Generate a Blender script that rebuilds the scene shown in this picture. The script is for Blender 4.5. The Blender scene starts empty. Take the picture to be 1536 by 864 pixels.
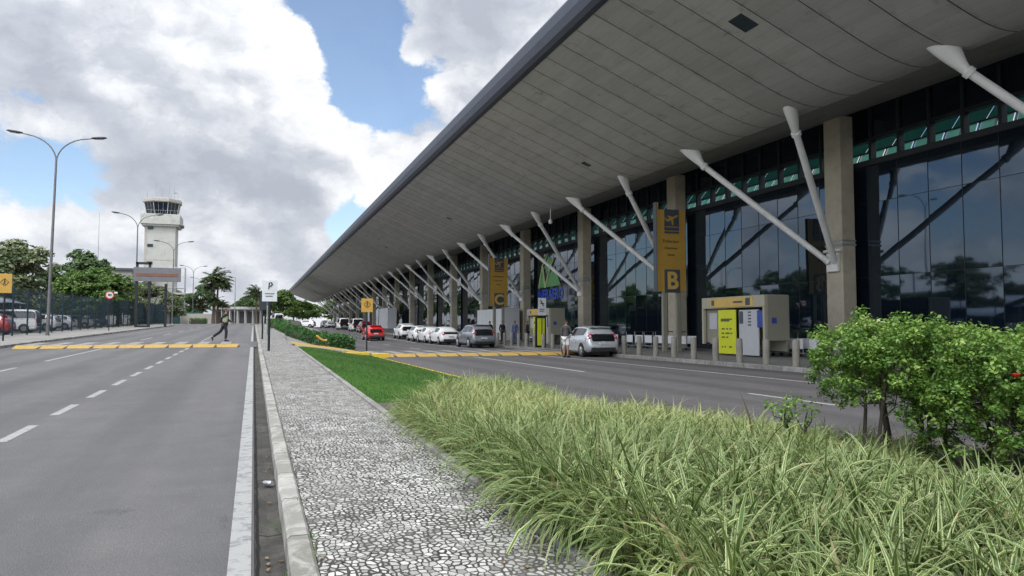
import bpy, bmesh, math, random
import numpy as np
from mathutils import Vector, Matrix
R = math.radians
rng = np.random.default_rng(11); random.seed(11)
sc = bpy.context.scene; COL = sc.collection

# ------------------------------------------------------------------ camera
CAM = Vector((0, 0, 1.56)); YAW = R(19.4); PITCH = R(3.02); FPX = 1100.0
cd = bpy.data.cameras.new('camera'); cam = bpy.data.objects.new('camera', cd); COL.objects.link(cam)
cam.location = CAM; cam.rotation_euler = (R(90) + PITCH, 0, -YAW)
cd.sensor_width = 36; cd.lens = 36 * FPX / 1536; cd.clip_start = 0.05; cd.clip_end = 4000
sc.camera = cam
def direction(u, v):
    """world direction of a viewing ray, used to place measured things and the clouds"""
    f = Vector((math.sin(YAW) * math.cos(PITCH), math.cos(YAW) * math.cos(PITCH), math.sin(PITCH)))
    r = Vector((math.cos(YAW), -math.sin(YAW), 0)); up = r.cross(f)
    return (f + r * ((u - 768) / FPX) + up * ((432 - v) / FPX)).normalized()

# ------------------------------------------------------------------ terrain heights
def zm(y):   # main road rises gently away from the viewer
    return 0.0146 * min(max(y, -40), 145)
def zt(y):   # terminal road
    return 0.1 + 0.015 * min(max(y - 65, 0), 80)
def lerp(a, b, t): return a + (b - a) * t
def sstep(a, b, x):
    t = min(max((x - a) / (b - a), 0), 1); return t * t * (3 - 2 * t)
def bank(y):  # from / to x of the bank between both road levels
    k = sstep(95, 130, y); return lerp(2.0, 7.0, k), lerp(5.2, 10.5, k)
def zg(x, y):
    a, b = bank(y); t = sstep(a, b, x)
    return lerp(zm(y) + 0.07, zt(y) + 0.06, t)

# ------------------------------------------------------------------ mesh helper
class MB:
    def __init__(s): s.v = []; s.f = []; s.mi = []; s.cur = 0
    def add(s, vs, fs):
        o = len(s.v); s.v += [tuple(p) for p in vs]
        for f in fs: s.f.append([i + o for i in f]); s.mi.append(s.cur)
        return s
    def box(s, x0, y0, z0, x1, y1, z1, ch=0.0):
        if x0 > x1: x0, x1 = x1, x0
        if y0 > y1: y0, y1 = y1, y0
        if ch <= 0:
            return s.add([(x0,y0,z0),(x1,y0,z0),(x1,y1,z0),(x0,y1,z0),(x0,y0,z1),(x1,y0,z1),(x1,y1,z1),(x0,y1,z1)],
                [(3,2,1,0),(4,5,6,7),(0,1,5,4),(1,2,6,5),(2,3,7,6),(3,0,4,7)])
        bm = bmesh.new(); bmesh.ops.create_cube(bm, size=1)
        bmesh.ops.scale(bm, vec=(x1-x0, y1-y0, z1-z0), verts=bm.verts)
        bmesh.ops.translate(bm, vec=((x0+x1)/2, (y0+y1)/2, (z0+z1)/2), verts=bm.verts)
        bmesh.ops.bevel(bm, geom=bm.edges[:], offset=ch, segments=2, affect='EDGES', profile=.5)
        s.bm(bm); bm.free(); return s
    def bm(s, bm):
        bm.verts.index_update()
        return s.add([v.co.copy() for v in bm.verts], [[v.index for v in f.verts] for f in bm.faces])
    def tube(s, pts, rad, n=8, cap=True):
        pts = [Vector(p) for p in pts]
        if not hasattr(rad, '__len__'): rad = [rad] * len(pts)
        vs = []; fs = []; ref = None
        for i, p in enumerate(pts):
            t = (pts[min(i+1, len(pts)-1)] - pts[max(i-1, 0)]).normalized()
            if ref is None: ref = Vector((1, 0, 0)) if abs(t.x) < .8 else Vector((0, 1, 0))
            a = (ref - t * ref.dot(t)).normalized(); ref = a; b = t.cross(a)
            for k in range(n):
                q = 2 * math.pi * k / n
                vs.append(p + (a * math.cos(q) + b * math.sin(q)) * rad[i])
        for i in range(len(pts) - 1):
            for k in range(n):
                fs.append((i*n+k, i*n+(k+1) % n, (i+1)*n+(k+1) % n, (i+1)*n+k))
        if cap: fs.append(tuple(range(n))[::-1]); fs.append(tuple((len(pts)-1)*n+k for k in range(n)))
        return s.add(vs, fs)
    def lathe(s, prof, n=16, c=(0,0)):   # (r,z) list
        vs = []; fs = []
        for r, z in prof:
            for k in range(n):
                q = 2*math.pi*k/n; vs.append((c[0]+r*math.cos(q), c[1]+r*math.sin(q), z))
        for i in range(len(prof)-1):
            for k in range(n): fs.append((i*n+k, i*n+(k+1)%n, (i+1)*n+(k+1)%n, (i+1)*n+k))
        fs.append(tuple(range(n))[::-1]); fs.append(tuple((len(prof)-1)*n+k for k in range(n)))
        return s.add(vs, fs)
    def rings(s, rs, cap=True, closed=True):
        n = len(rs[0]); vs = [p for r in rs for p in r]; fs = []
        for i in range(len(rs)-1):
            for k in range(n if closed else n-1):
                fs.append((i*n+k, i*n+(k+1)%n, (i+1)*n+(k+1)%n, (i+1)*n+k))
        if cap: fs.append(tuple(range(n))[::-1]); fs.append(tuple((len(rs)-1)*n+k for k in range(n)))
        return s.add(vs, fs)
    def prism(s, poly, axis, a, b):      # poly of 2-D points, extruded along axis from a to b
        def P(p, c): return (c, p[0], p[1]) if axis == 0 else (p[0], c, p[1]) if axis == 1 else (p[0], p[1], c)
        n = len(poly); vs = [P(p, a) for p in poly] + [P(p, b) for p in poly]
        fs = [tuple(range(n))[::-1], tuple(range(n, 2*n))] + [(k, (k+1)%n, n+(k+1)%n, n+k) for k in range(n)]
        return s.add(vs, fs)
    def build(s, name, mat, parent=None, smooth=False, loc=None, fix=True, bevel=0):
        me = bpy.data.meshes.new(name); me.from_pydata(s.v, [], s.f)
        for m in (mat if isinstance(mat, (list, tuple)) else [mat]): me.materials.append(m)
        if isinstance(mat, (list, tuple)): me.polygons.foreach_set('material_index', s.mi)
        if fix:
            bm = bmesh.new(); bm.from_mesh(me); bmesh.ops.recalc_face_normals(bm, faces=bm.faces); bm.to_mesh(me); bm.free()
        if smooth:
            me.polygons.foreach_set('use_smooth', [True]*len(me.polygons))
            try: me.set_sharp_from_angle(angle=R(42))
            except Exception: pass
        o = bpy.data.objects.new(name, me); COL.objects.link(o)
        if parent: o.parent = parent
        if loc is not None: o.location = loc
        if bevel:
            b = o.modifiers.new('bevel', 'BEVEL'); b.width = bevel; b.segments = 2; b.limit_method = 'ANGLE'
        return o
def npmesh(name, V, F, mat, parent=None, attrs=None, smooth=False):
    me = bpy.data.meshes.new(name); V = np.asarray(V, np.float32); F = np.asarray(F, np.int32); k = F.shape[1]
    me.vertices.add(len(V)); me.vertices.foreach_set('co', V.ravel())
    me.loops.add(F.size); me.loops.foreach_set('vertex_index', F.ravel())
    me.polygons.add(len(F)); me.polygons.foreach_set('loop_start', np.arange(0, F.size, k, dtype=np.int32))
    if smooth: me.polygons.foreach_set('use_smooth', np.ones(len(F), bool))
    me.update(calc_edges=True); me.validate()
    for n, a in (attrs or {}).items():
        at = me.attributes.new(n, 'FLOAT', 'POINT'); at.data.foreach_set('value', np.asarray(a, np.float32))
    me.materials.append(mat)
    o = bpy.data.objects.new(name, me); COL.objects.link(o)
    if parent: o.parent = parent
    return o
def tag(o, label=None, cat=None, group=None, kind=None):
    if label: o['label'] = label
    if cat: o['category'] = cat
    if group: o['group'] = group
    if kind: o['kind'] = kind
    return o
def thing(name, loc, label, cat, group=None, rz=0.0):
    o = bpy.data.objects.new(name, None); COL.objects.link(o); o.location = loc; o.rotation_euler = (0, 0, rz)
    o.empty_display_size = .2
    return tag(o, label, cat, group)
def copy_tree(o, parent=None):
    c = o.copy(); COL.objects.link(c)
    if parent: c.parent = parent
    for ch in [x for x in o.children]: copy_tree(ch, c)
    return c
def again(proto, loc, rz, label, group=None, scale=None):
    c = copy_tree(proto); c.location = loc; c.rotation_euler = (0, 0, rz); c['label'] = label
    if group: c['group'] = group
    if scale: c.scale = scale
    return c
ORD = 'first second third fourth fifth sixth seventh eighth ninth tenth eleventh twelfth thirteenth fourteenth fifteenth sixteenth seventeenth eighteenth nineteenth twentieth'.split()

# ------------------------------------------------------------------ materials
MATS = {}
class NT:
    def __init__(s, name):
        s.m = bpy.data.materials.new(name); s.m.use_nodes = True; s.t = s.m.node_tree; s.t.nodes.clear()
        s.out = s.n('ShaderNodeOutputMaterial'); MATS[name] = s.m
    def n(s, t, **k):
        o = s.t.nodes.new(t)
        for a, b in k.items(): setattr(o, a, b)
        return o
    def l(s, a, b): s.t.links.new(a, b)
    def val(s, sock, v):
        if hasattr(v, 'is_output') or hasattr(v, 'links'): s.l(v, sock)
        else: sock.default_value = v
    def math(s, op, a, b=0.0, c=None, clamp=False):
        o = s.n('ShaderNodeMath', operation=op, use_clamp=clamp); s.val(o.inputs[0], a); s.val(o.inputs[1], b)
        if c is not None: s.val(o.inputs[2], c)
        return o.outputs[0]
    def mix(s, fac, a, b, blend='MIX'):
        o = s.n('ShaderNodeMix', data_type='RGBA', blend_type=blend); s.val(o.inputs['Factor'], fac)
        s.val(o.inputs[6], c4(a)); s.val(o.inputs[7], c4(b)); return o.outputs[2]
    def ramp(s, fac, stops, interp='LINEAR'):
        o = s.n('ShaderNodeValToRGB'); o.color_ramp.interpolation = interp; e = o.color_ramp.elements
        while len(e) < len(stops): e.new(0.5)
        for q, (p, c) in zip(e, stops): q.position = p; q.color = c4(c if hasattr(c, '__len__') else (c, c, c))
        s.l(fac, o.inputs[0]); return o.outputs[0]
    def coord(s, which='Object'): return s.n('ShaderNodeTexCoord').outputs[which]
    def mapping(s, vec, scale=(1,1,1), loc=(0,0,0), rot=(0,0,0)):
        o = s.n('ShaderNodeMapping'); o.inputs['Scale'].default_value = scale; o.inputs['Location'].default_value = loc
        o.inputs['Rotation'].default_value = rot; s.l(vec, o.inputs['Vector']); return o.outputs[0]
    def noise(s, vec, scale, detail=4, rough=.55, dist=0.0, out=0):
        o = s.n('ShaderNodeTexNoise'); o.inputs['Scale'].default_value = scale; o.inputs['Detail'].default_value = detail
        o.inputs['Roughness'].default_value = rough; o.inputs['Distortion'].default_value = dist
        if vec is not None: s.l(vec, o.inputs['Vector'])
        return o.outputs[out]
    def bump(s, h, strength=.3, dist=.01, normal=None):
        o = s.n('ShaderNodeBump'); o.inputs['Strength'].default_value = strength; o.inputs['Distance'].default_value = dist
        s.l(h, o.inputs['Height'])
        if normal is not None: s.l(normal, o.inputs['Normal'])
        return o.outputs[0]
    def bsdf(s, col, rough=.6, metal=0.0, spec=.5, normal=None, **k):
        o = s.n('ShaderNodeBsdfPrincipled'); s.val(o.inputs['Base Color'], col if hasattr(col, 'links') else c4(col))
        s.val(o.inputs['Roughness'], rough); s.val(o.inputs['Metallic'], metal); o.inputs['Specular IOR Level'].default_value = spec
        if normal is not None: s.l(normal, o.inputs['Normal'])
        for a, b in k.items(): s.val(o.inputs[a.replace('_', ' ')], b)
        s.l(o.outputs[0], s.out.inputs[0]); return o
def c4(c):
    if hasattr(c, 'links'): return c
    c = tuple(c); return c if len(c) == 4 else c + (1,)
def M(name, col, rough=.6, metal=0.0, var=.12, vs=2.0, bump=0.0, bs=40, spec=.5, dirt=0.0, coat=0.0):
    if name in MATS: return MATS[name]
    t = NT(name); co = t.coord(); n = t.noise(co, vs, 6, .6)
    f = t.ramp(n, [(.3, 0), (.7, 1)])
    a = [x*(1-var) for x in col]; b = [min(1, x*(1+var)) for x in col]
    c = t.mix(f, a, b)
    if dirt:
        d = t.ramp(t.noise(co, vs*.6+.4, 8, .7, .4), [(.52, 0), (.72, 1)])
        c = t.mix(t.math('MULTIPLY', d, dirt), c, [x*.35 for x in col])
    nm = t.bump(t.noise(co, bs, 4), bump, .01) if bump else None
    r = t.math('ADD', t.math('MULTIPLY', n, .16), rough-.08)
    bs_ = t.bsdf(c, r, metal, spec, nm)
    if coat: bs_.inputs['Coat Weight'].default_value = coat; bs_.inputs['Coat Roughness'].default_value = .06
    return t.m
def leaf_mat(name, stops, trans=.3, rough=.5):
    t = NT(name); a = t.n('ShaderNodeAttribute', attribute_name='rnd').outputs['Fac']
    c = t.ramp(a, stops)
    d = t.n('ShaderNodeBsdfPrincipled'); t.l(c, d.inputs['Base Color']); d.inputs['Roughness'].default_value = rough
    d.inputs['Specular IOR Level'].default_value = .35
    tr = t.n('ShaderNodeBsdfTranslucent'); t.l(c, tr.inputs['Color'])
    mx = t.n('ShaderNodeMixShader'); mx.inputs[0].default_value = trans
    t.l(d.outputs[0], mx.inputs[1]); t.l(tr.outputs[0], mx.inputs[2]); t.l(mx.outputs[0], t.out.inputs[0]); return t.m

def asphalt(name, base, warm=1.0):
    t = NT(name); co = t.coord()
    big = t.noise(t.mapping(co, (.55, .05, 1)), 1.0, 6, .6)
    mid = t.noise(co, 1.7, 8, .65, .3)
    fine = t.noise(co, 140, 3, .7); sp = t.n('ShaderNodeTexVoronoi'); sp.inputs['Scale'].default_value = 85; t.l(co, sp.inputs['Vector'])
    k = t.math('ADD', t.math('MULTIPLY', big, .75), t.math('MULTIPLY', mid, .55))
    k = t.math('ADD', k, t.math('MULTIPLY', t.math('SUBTRACT', fine, .5), 1.35))
    k = t.math('ADD', k, t.math('MULTIPLY', t.math('SUBTRACT', sp.outputs['Distance'], .4), .5))
    c = t.ramp(k, [(.35, [base*.72*warm, base*.72, base*.73]), (.7, [base*warm, base, base]), (1.0, [base*1.36*warm, base*1.34, base*1.3])])
    patch = t.ramp(t.noise(t.mapping(co, (.35, .16, 1)), 1.0, 3, .5, .6), [(.58, 0), (.66, 1)])
    c = t.mix(t.math('MULTIPLY', patch, .20), c, [base*.5]*3)
    sep = t.n('ShaderNodeSeparateXYZ'); t.l(co, sep.inputs[0])
    ph = t.math('ADD', t.math('MULTIPLY', sep.outputs[0], 2*math.pi/1.75), t.math('MULTIPLY', t.noise(t.mapping(co, (.3, .08, 1)), 1, 3), 1.6))
    trk = t.math('MULTIPLY', t.math('ADD', t.math('SINE', ph), 1.0), t.noise(t.mapping(co, (1.5, .1, 1)), 1.2, 5, .6))
    c = t.mix(t.math('MULTIPLY', t.ramp(trk, [(.35, 0), (1.0, 1)]), .42), c, [base*.55, base*.55, base*.56])
    oil = t.ramp(t.noise(t.mapping(co, (1.1, .5, 1), (7, 3, 0)), 1.7, 6, .62, .5), [(.66, 0), (.74, 1)])
    c = t.mix(t.math('MULTIPLY', oil, .5), c, [base*.32]*3)
    t.bsdf(c, .82, 0, .35, t.bump(t.math('ADD', fine, sp.outputs['Distance']), .6, .008)); return t.m
asphalt('asphalt', .108, 1.03); asphalt('asphalt_terminal', .085, 1.06)

def mosaic():
    t = NT('stone_mosaic'); co = t.coord(); w = t.noise(co, 6.0, 3, .5, out=1)
    wv = t.n('ShaderNodeMix', data_type='VECTOR'); wv.inputs['Factor'].default_value = .075; t.l(co, wv.inputs[4]); t.l(w, wv.inputs[5])
    mp = t.mapping(wv.outputs[1], (25, 18, 1))
    v1 = t.n('ShaderNodeTexVoronoi', feature='DISTANCE_TO_EDGE', voronoi_dimensions='2D'); t.l(mp, v1.inputs['Vector']); v1.inputs['Randomness'].default_value = .82; v1.inputs['Scale'].default_value = 1
    v2 = t.n('ShaderNodeTexVoronoi', voronoi_dimensions='2D'); t.l(mp, v2.inputs['Vector']); v2.inputs['Randomness'].default_value = .82; v2.inputs['Scale'].default_value = 1
    cell = t.n('ShaderNodeSeparateColor'); t.l(v2.outputs['Color'], cell.inputs[0])
    edge = t.math('ADD', v1.outputs['Distance'], t.math('MULTIPLY', t.math('SUBTRACT', t.noise(co, 55, 3), .5), .12))
    thr = t.math('ADD', .005, t.math('ADD', t.math('MULTIPLY', cell.outputs[1], .13), t.math('MULTIPLY', t.ramp(t.noise(co, 2.6, 6, .65, .3), [(.42, 0), (.70, 1)]), .13)))
    joint = t.math('GREATER_THAN', edge, thr)
    sm = t.n('ShaderNodeMapRange', interpolation_type='SMOOTHSTEP'); t.l(edge, sm.inputs[0]); t.l(thr, sm.inputs[1]); t.l(t.math('ADD', thr, .07), sm.inputs[2])
    joint = sm.outputs[0]
    st = t.ramp(cell.outputs[0], [(0, [.18,.175,.16]), (.2, [.31,.305,.28]), (.6, [.44,.43,.395]), (1, [.58,.57,.53])])
    st = t.mix(t.math('MULTIPLY', t.noise(co, 38, 4), .35), st, [.30,.29,.26])
    dk = t.math('LESS_THAN', cell.outputs[2], t.math('ADD', .02, t.math('MULTIPLY', t.ramp(t.noise(co, 1.9, 5, .6), [(.5, 0), (.72, 1)]), .35)))
    st = t.mix(t.math('MULTIPLY', dk, .75), st, [.07,.07,.07])
    jc = t.ramp(t.noise(co, 2.5, 5), [(.35, [.018,.017,.015]), (.62, [.04,.038,.032]), (.78, [.10,.095,.075])])
    c = t.mix(joint, jc, st)
    dirt = t.ramp(t.noise(co, .9, 8, .68, .5), [(.44, 0), (.70, 1)])
    c = t.mix(t.math('MULTIPLY', dirt, .6), c, [.14,.135,.115])
    sep = t.n('ShaderNodeSeparateXYZ'); t.l(co, sep.inputs[0])
    hole = t.ramp(t.noise(t.mapping(co, (1.0, .6, 1), (3, 1, 0)), 1.6, 3, .5), [(.70, 0), (.725, 1)])
    c = t.mix(t.math('MULTIPLY', hole, .6), c, [.10,.095,.085])
    t.bsdf(c, .75, 0, .4, t.bump(joint, .55, .012)); return t.m
mosaic()
def kerbmat(name, base, block=1.0, dirt=.7):
    t = NT(name); co = t.coord(); sep = t.n('ShaderNodeSeparateXYZ'); t.l(co, sep.inputs[0])
    yb = t.math('DIVIDE', sep.outputs[1], block); fr = t.math('FRACT', yb); wn = t.n('ShaderNodeTexWhiteNoise', noise_dimensions='1D'); t.l(t.math('FLOOR', yb), wn.inputs['W'])
    c = t.mix(wn.outputs[0], [x*.85 for x in base], [x*1.12 for x in base])
    d = t.ramp(t.noise(co, 2.3, 10, .75, .6), [(.44, 0), (.53, 1)])
    d2 = t.math('MULTIPLY', d, t.ramp(wn.outputs[0], [(.2, 1), (.9, .6)]))
    c = t.mix(t.math('MULTIPLY', d2, dirt), c, [base[0]*.38, base[1]*.37, base[2]*.33])
    c = t.mix(t.math('MULTIPLY', t.noise(co, 26, 5, .7), .5), c, [x*.5 for x in base])
    j = t.math('LESS_THAN', fr, .016); c = t.mix(j, c, [.03,.03,.028])
    t.bsdf(c, .8, 0, .3, t.bump(t.noise(co, 45, 5), .4, .01)); return t.m
kerbmat('kerb_painted', (.40,.39,.355), 1.0, .85); kerbmat('kerb_concrete', (.30,.29,.265), 1.0, .6)
def gutter():
    t = NT('gutter_concrete'); co = t.coord()
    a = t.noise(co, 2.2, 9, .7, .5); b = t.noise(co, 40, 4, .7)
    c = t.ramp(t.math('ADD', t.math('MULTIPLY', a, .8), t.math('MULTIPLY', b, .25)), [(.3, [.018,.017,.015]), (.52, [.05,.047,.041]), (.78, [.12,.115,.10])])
    sep = t.n('ShaderNodeSeparateXYZ'); t.l(co, sep.inputs[0])
    wx = t.math('ADD', sep.outputs[0], t.math('MULTIPLY', t.math('SUBTRACT', t.noise(co, 5, 4), .5), .05))
    crack = t.math('LESS_THAN', t.math('ABSOLUTE', t.math('SUBTRACT', wx, .055)), .012)
    c = t.mix(t.math('MULTIPLY', crack, .85), c, [.012,.011,.01])
    fr = t.math('FRACT', t.math('DIVIDE', sep.outputs[1], 1.9)); j = t.math('LESS_THAN', fr, .012); c = t.mix(j, c, [.015,.014,.012])
    gm = t.ramp(t.noise(co, 1.3, 5, .6, .3), [(.6, 0), (.7, 1)])
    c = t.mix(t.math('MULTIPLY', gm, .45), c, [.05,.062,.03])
    t.bsdf(c, .88, 0, .3, t.bump(b, .5, .008)); return t.m
gutter()
def paint(name, col, wear=.5, thr=.56):
    t = NT(name); co = t.coord()
    w = t.ramp(t.noise(co, 7, 10, .75, .4), [(thr, 0), (thr+.1, 1)])
    g = t.math('MULTIPLY', t.noise(co, 90, 3, .7), .35)
    c = t.mix(g, col, [x*.45 for x in col]); c = t.mix(t.math('MULTIPLY', w, wear), c, [.11,.11,.11])
    t.bsdf(c, .7, 0, .4, t.bump(t.noise(co, 120, 3), .3, .004)); return t.m
paint('road_paint_white', (.33,.33,.315), .75, .50); paint('road_paint_faded', (.30,.295,.28), .8, .46); paint('road_paint_dull', (.42,.42,.40), .6, .52); paint('road_paint_yellow', (.44,.28,.05), .65, .5); paint('kerb_yellow', (.62,.42,.04), .4, .55)

def soffit():
    t = NT('canopy_soffit'); co = t.coord(); sep = t.n('ShaderNodeSeparateXYZ'); t.l(co, sep.inputs[0])
    yb = t.math('DIVIDE', t.math('ADD', sep.outputs[1], 1.0), 13.6/9); fr = t.math('FRACT', yb)
    wn = t.n('ShaderNodeTexWhiteNoise', noise_dimensions='1D'); t.l(t.math('FLOOR', yb), wn.inputs['W'])
    xb = t.math('DIVIDE', sep.outputs[0], .42); wn2 = t.n('ShaderNodeTexWhiteNoise', noise_dimensions='2D')
    cb = t.n('ShaderNodeCombineXYZ'); t.l(t.math('FLOOR', xb), cb.inputs[0]); t.l(t.math('FLOOR', t.math('DIVIDE', sep.outputs[1], 4.5)), cb.inputs[1]); t.l(cb.outputs[0], wn2.inputs['Vector'])
    base = t.mix(wn.outputs[0], [.425,.42,.395], [.485,.478,.45])
    base = t.mix(t.math('MULTIPLY', wn2.outputs[0], .14), base, [.25,.24,.22])
    st = t.noise(t.mapping(co, (.8, .22, 1)), 2.0, 9, .68, .2)
    base = t.mix(t.math('MULTIPLY', t.ramp(st, [(.45, 0), (.72, 1)]), .35), base, [.24,.235,.21])
    blot = t.ramp(t.noise(co, 1.1, 7, .7, .6), [(.60, 0), (.70, 1)]); base = t.mix(t.math('MULTIPLY', blot, .5), base, [.14,.135,.12])
    nearj = t.ramp(t.math('ABSOLUTE', t.math('SUBTRACT', fr, .5)), [(.30, 0), (.5, 1)])
    drip = t.ramp(t.noise(t.mapping(co, (.7, 2.2, 1)), 2.4, 8, .72, .3), [(.50, 0), (.66, 1)])
    base = t.mix(t.math('MULTIPLY', t.math('MULTIPLY', nearj, drip), .55), base, [.13,.125,.11])
    wob = t.math('MULTIPLY', t.math('SUBTRACT', t.noise(co, 2.5, 3), .5), .01)
    j = t.math('LESS_THAN', t.math('ADD', fr, wob), .027)
    c = t.mix(j, base, [.05,.048,.044])
    jx = t.math('LESS_THAN', t.math('FRACT', xb), .03); c = t.mix(t.math('MULTIPLY', jx, .34), c, [.12,.115,.10])
    t.bsdf(c, .85, 0, .25, t.bump(t.math('SUBTRACT', 1.0, j), .5, .02)); return t.m
soffit()
def facade():
    t = NT('facade_glass'); co = t.coord()
    n = t.noise(t.mapping(co, (1, 1.1, .45)), .8, 2, .4)
    sep = t.n('ShaderNodeSeparateXYZ'); t.l(co, sep.inputs[0]); cb = t.n('ShaderNodeCombineXYZ')
    t.l(t.math('FLOOR', t.math('DIVIDE', t.math('SUBTRACT', sep.outputs[1], 23.7-100), 1.511)), cb.inputs[1]); t.l(t.math('FLOOR', t.math('DIVIDE', t.math('SUBTRACT', sep.outputs[2], .48), 3.27)), cb.inputs[2])
    wn = t.n('ShaderNodeTexWhiteNoise', noise_dimensions='3D'); t.l(cb.outputs[0], wn.inputs['Vector'])
    off = t.n('ShaderNodeVectorMath', operation='SUBTRACT'); t.l(wn.outputs['Color'], off.inputs[0]); off.inputs[1].default_value = (.5,.5,.5)
    osc = t.n('ShaderNodeVectorMath', operation='SCALE'); t.l(off.outputs[0], osc.inputs[0]); osc.inputs['Scale'].default_value = .018
    nb = t.bump(n, .05, .05); ad = t.n('ShaderNodeVectorMath', operation='ADD'); t.l(nb, ad.inputs[0]); t.l(osc.outputs[0], ad.inputs[1])
    nn = t.n('ShaderNodeVectorMath', operation='NORMALIZE'); t.l(ad.outputs[0], nn.inputs[0])
    t.bsdf((.004,.008,.014), .03, 0, .5, nn.outputs[0], IOR=2.0, Specular_Tint=(.62,.79,1.0,1)); return t.m
facade()
def grass_blade():
    t = NT('variegated_leaf'); a = t.n('ShaderNodeAttribute', attribute_name='across').outputs['Fac']; r = t.n('ShaderNodeAttribute', attribute_name='rnd').outputs['Fac']
    tp = t.n('ShaderNodeAttribute', attribute_name='tip').outputs['Fac']
    green = t.ramp(r, [(0, [.045,.098,.018]), (.45, [.10,.17,.032]), (.8, [.18,.235,.05]), (1, [.27,.27,.08])])
    cream = t.ramp(r, [(0, [.35,.40,.18]), (.55, [.51,.54,.27]), (1, [.60,.59,.32])])
    e = t.math('ABSOLUTE', a); thr = t.math('ADD', .38, t.math('MULTIPLY', t.math('FRACT', t.math('MULTIPLY', r, 7.3)), .42))
    f = t.n('ShaderNodeMapRange', interpolation_type='SMOOTHSTEP'); t.l(e, f.inputs[0]); t.l(thr, f.inputs[1]); t.l(t.math('ADD', thr, .16), f.inputs[2])
    c = t.mix(f.outputs[0], green, cream)
    dry = t.math('MULTIPLY', t.math('GREATER_THAN', t.math('FRACT', t.math('MULTIPLY', r, 13.7)), .9), t.ramp(tp, [(.8, 0), (1, 1)]))
    c = t.mix(dry, c, [.36,.27,.13])
    dead = t.math('GREATER_THAN', t.math('FRACT', t.math('MULTIPLY', r, 29.3)),   .985)
    c = t.mix(dead, c, t.mix(tp, [.14,.11,.045], [.27,.23,.11]))
    d = t.n('ShaderNodeBsdfPrincipled'); t.l(c, d.inputs['Base Color']); d.inputs['Roughness'].default_value = .48; d.inputs['Specular IOR Level'].default_value = .4
    tr = t.n('ShaderNodeBsdfTranslucent'); t.l(c, tr.inputs['Color']); mx = t.n('ShaderNodeMixShader'); mx.inputs[0].default_value = .28
    t.l(d.outputs[0], mx.inputs[1]); t.l(tr.outputs[0], mx.inputs[2]); t.l(mx.outputs[0], t.out.inputs[0])
grass_blade()
leaf_mat('lawn_blade', [(0, [.03,.08,.014]), (.6, [.06,.135,.025]), (1, [.12,.17,.045])])
leaf_mat('shrub_leaf', [(0, [.042,.11,.018]), (.4, [.12,.23,.038]), (.75, [.25,.37,.08]), (1, [.47,.51,.22])], .34, .45)
leaf_mat('dead_leaf', [(0, [.05,.035,.02]), (.6, [.16,.10,.05]), (1, [.26,.20,.10])], .1)
leaf_mat('hedge_leaf', [(0, [.02,.07,.014]), (.7, [.045,.13,.025]), (1, [.11,.21,.05])])
leaf_mat('tree_leaf_dark', [(0, [.024,.062,.017]), (.6, [.065,.12,.034]), (1, [.13,.18,.06])], .22)
leaf_mat('tree_leaf_bright', [(0, [.04,.095,.018]), (.6, [.11,.19,.04]), (1, [.23,.29,.08])], .3)
leaf_mat('tree_leaf_grey', [(0, [.04,.068,.028]), (.5, [.11,.145,.058]), (1, [.34,.35,.21])], .22)
leaf_mat('palm_leaf', [(0, [.03,.06,.02]), (.6, [.07,.11,.04]), (1, [.17,.18,.09])], .2)
M('bark', (.11,.085,.06), .9, 0, .35, 6, .6, 25); M('stem_dark', (.045,.036,.028), .9, 0, .3, 8, .4, 40)
M('soil', (.075,.065,.052), .95, 0, .35, 5, .7, 30); M('ground_paved', (.20,.19,.175), .9, 0, .25, .6, .3, 20)
def lawnmat():
    t = NT('lawn_turf'); co = t.coord(); n = t.math('ADD', t.math('MULTIPLY', t.noise(co, .8, 6, .65), .7), t.math('MULTIPLY', t.noise(co, 30, 4), .35))
    c = t.ramp(n, [(.3, [.03,.075,.012]), (.55, [.05,.13,.018]), (.75, [.10,.16,.035])])
    t.bsdf(c, .95, 0, .1, t.bump(t.noise(co, 60, 3), .8, .03)); return t.m
lawnmat()
M('column_concrete', (.43,.385,.295), .8, 0, .14, 1.3, .35, 30, .3, .35); M('white_steel', (.74,.73,.70), .45, 0, .06, 2, 0, 40, .5, .25)
M('grey_steel', (.30,.31,.31), .45, .4, .1, 3); M('dark_steel', (.022,.026,.032), .5, .2, .15, 2); M('black_metal', (.012,.013,.015), .45, .1, .2, 3)
M('fascia', (.05,.057,.08), .5, 0, .12, .8, 0, 40, .5, .35); M('soffit_inner_shaded', (.25,.24,.215), .8, 0, .12, .8, 0, 40, .3, .3); M('roof_top', (.32,.31,.29), .8, 0, .1, .7)
M('bollard_concrete', (.235,.22,.185), .85, 0, .18, 3, .4, 30, .3, .45); M('pavement_terminal', (.17,.163,.15), .85, 0, .2, 1.4, .25, 30, .3, .4)
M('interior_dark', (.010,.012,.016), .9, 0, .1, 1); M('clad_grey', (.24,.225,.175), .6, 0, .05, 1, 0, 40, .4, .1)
M('kiosk_frame', (.36,.33,.25), .55, 0, .06, 1, 0, 40, .4, .2); M('sign_yellow', (.42,.25,.045), .5, 0, .06, 1.5, 0, 40, .4, .12); M('header_yellow', (.55,.36,.09), .5, 0, .08, 1.5)
M('sign_grey', (.055,.065,.085), .5, 0, .08, 2); M('poster_yellow', (.56,.58,.02), .45, 0, .04, 1); M('poster_ink', (.10,.10,.03), .6); M('poster_white', (.42,.42,.43), .5, 0, .05, 4)
M('poster_blue', (.03,.06,.25), .5, 0, .3, 5); M('panel_white', (.66,.66,.66), .5, 0, .05, 1, 0, 40, .4, .12); M('sign_white', (.52,.54,.55), .5, 0, .06, 3); M('sign_red', (.50,.03,.03), .5); M('sign_text', (.02,.02,.025), .6)
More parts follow.
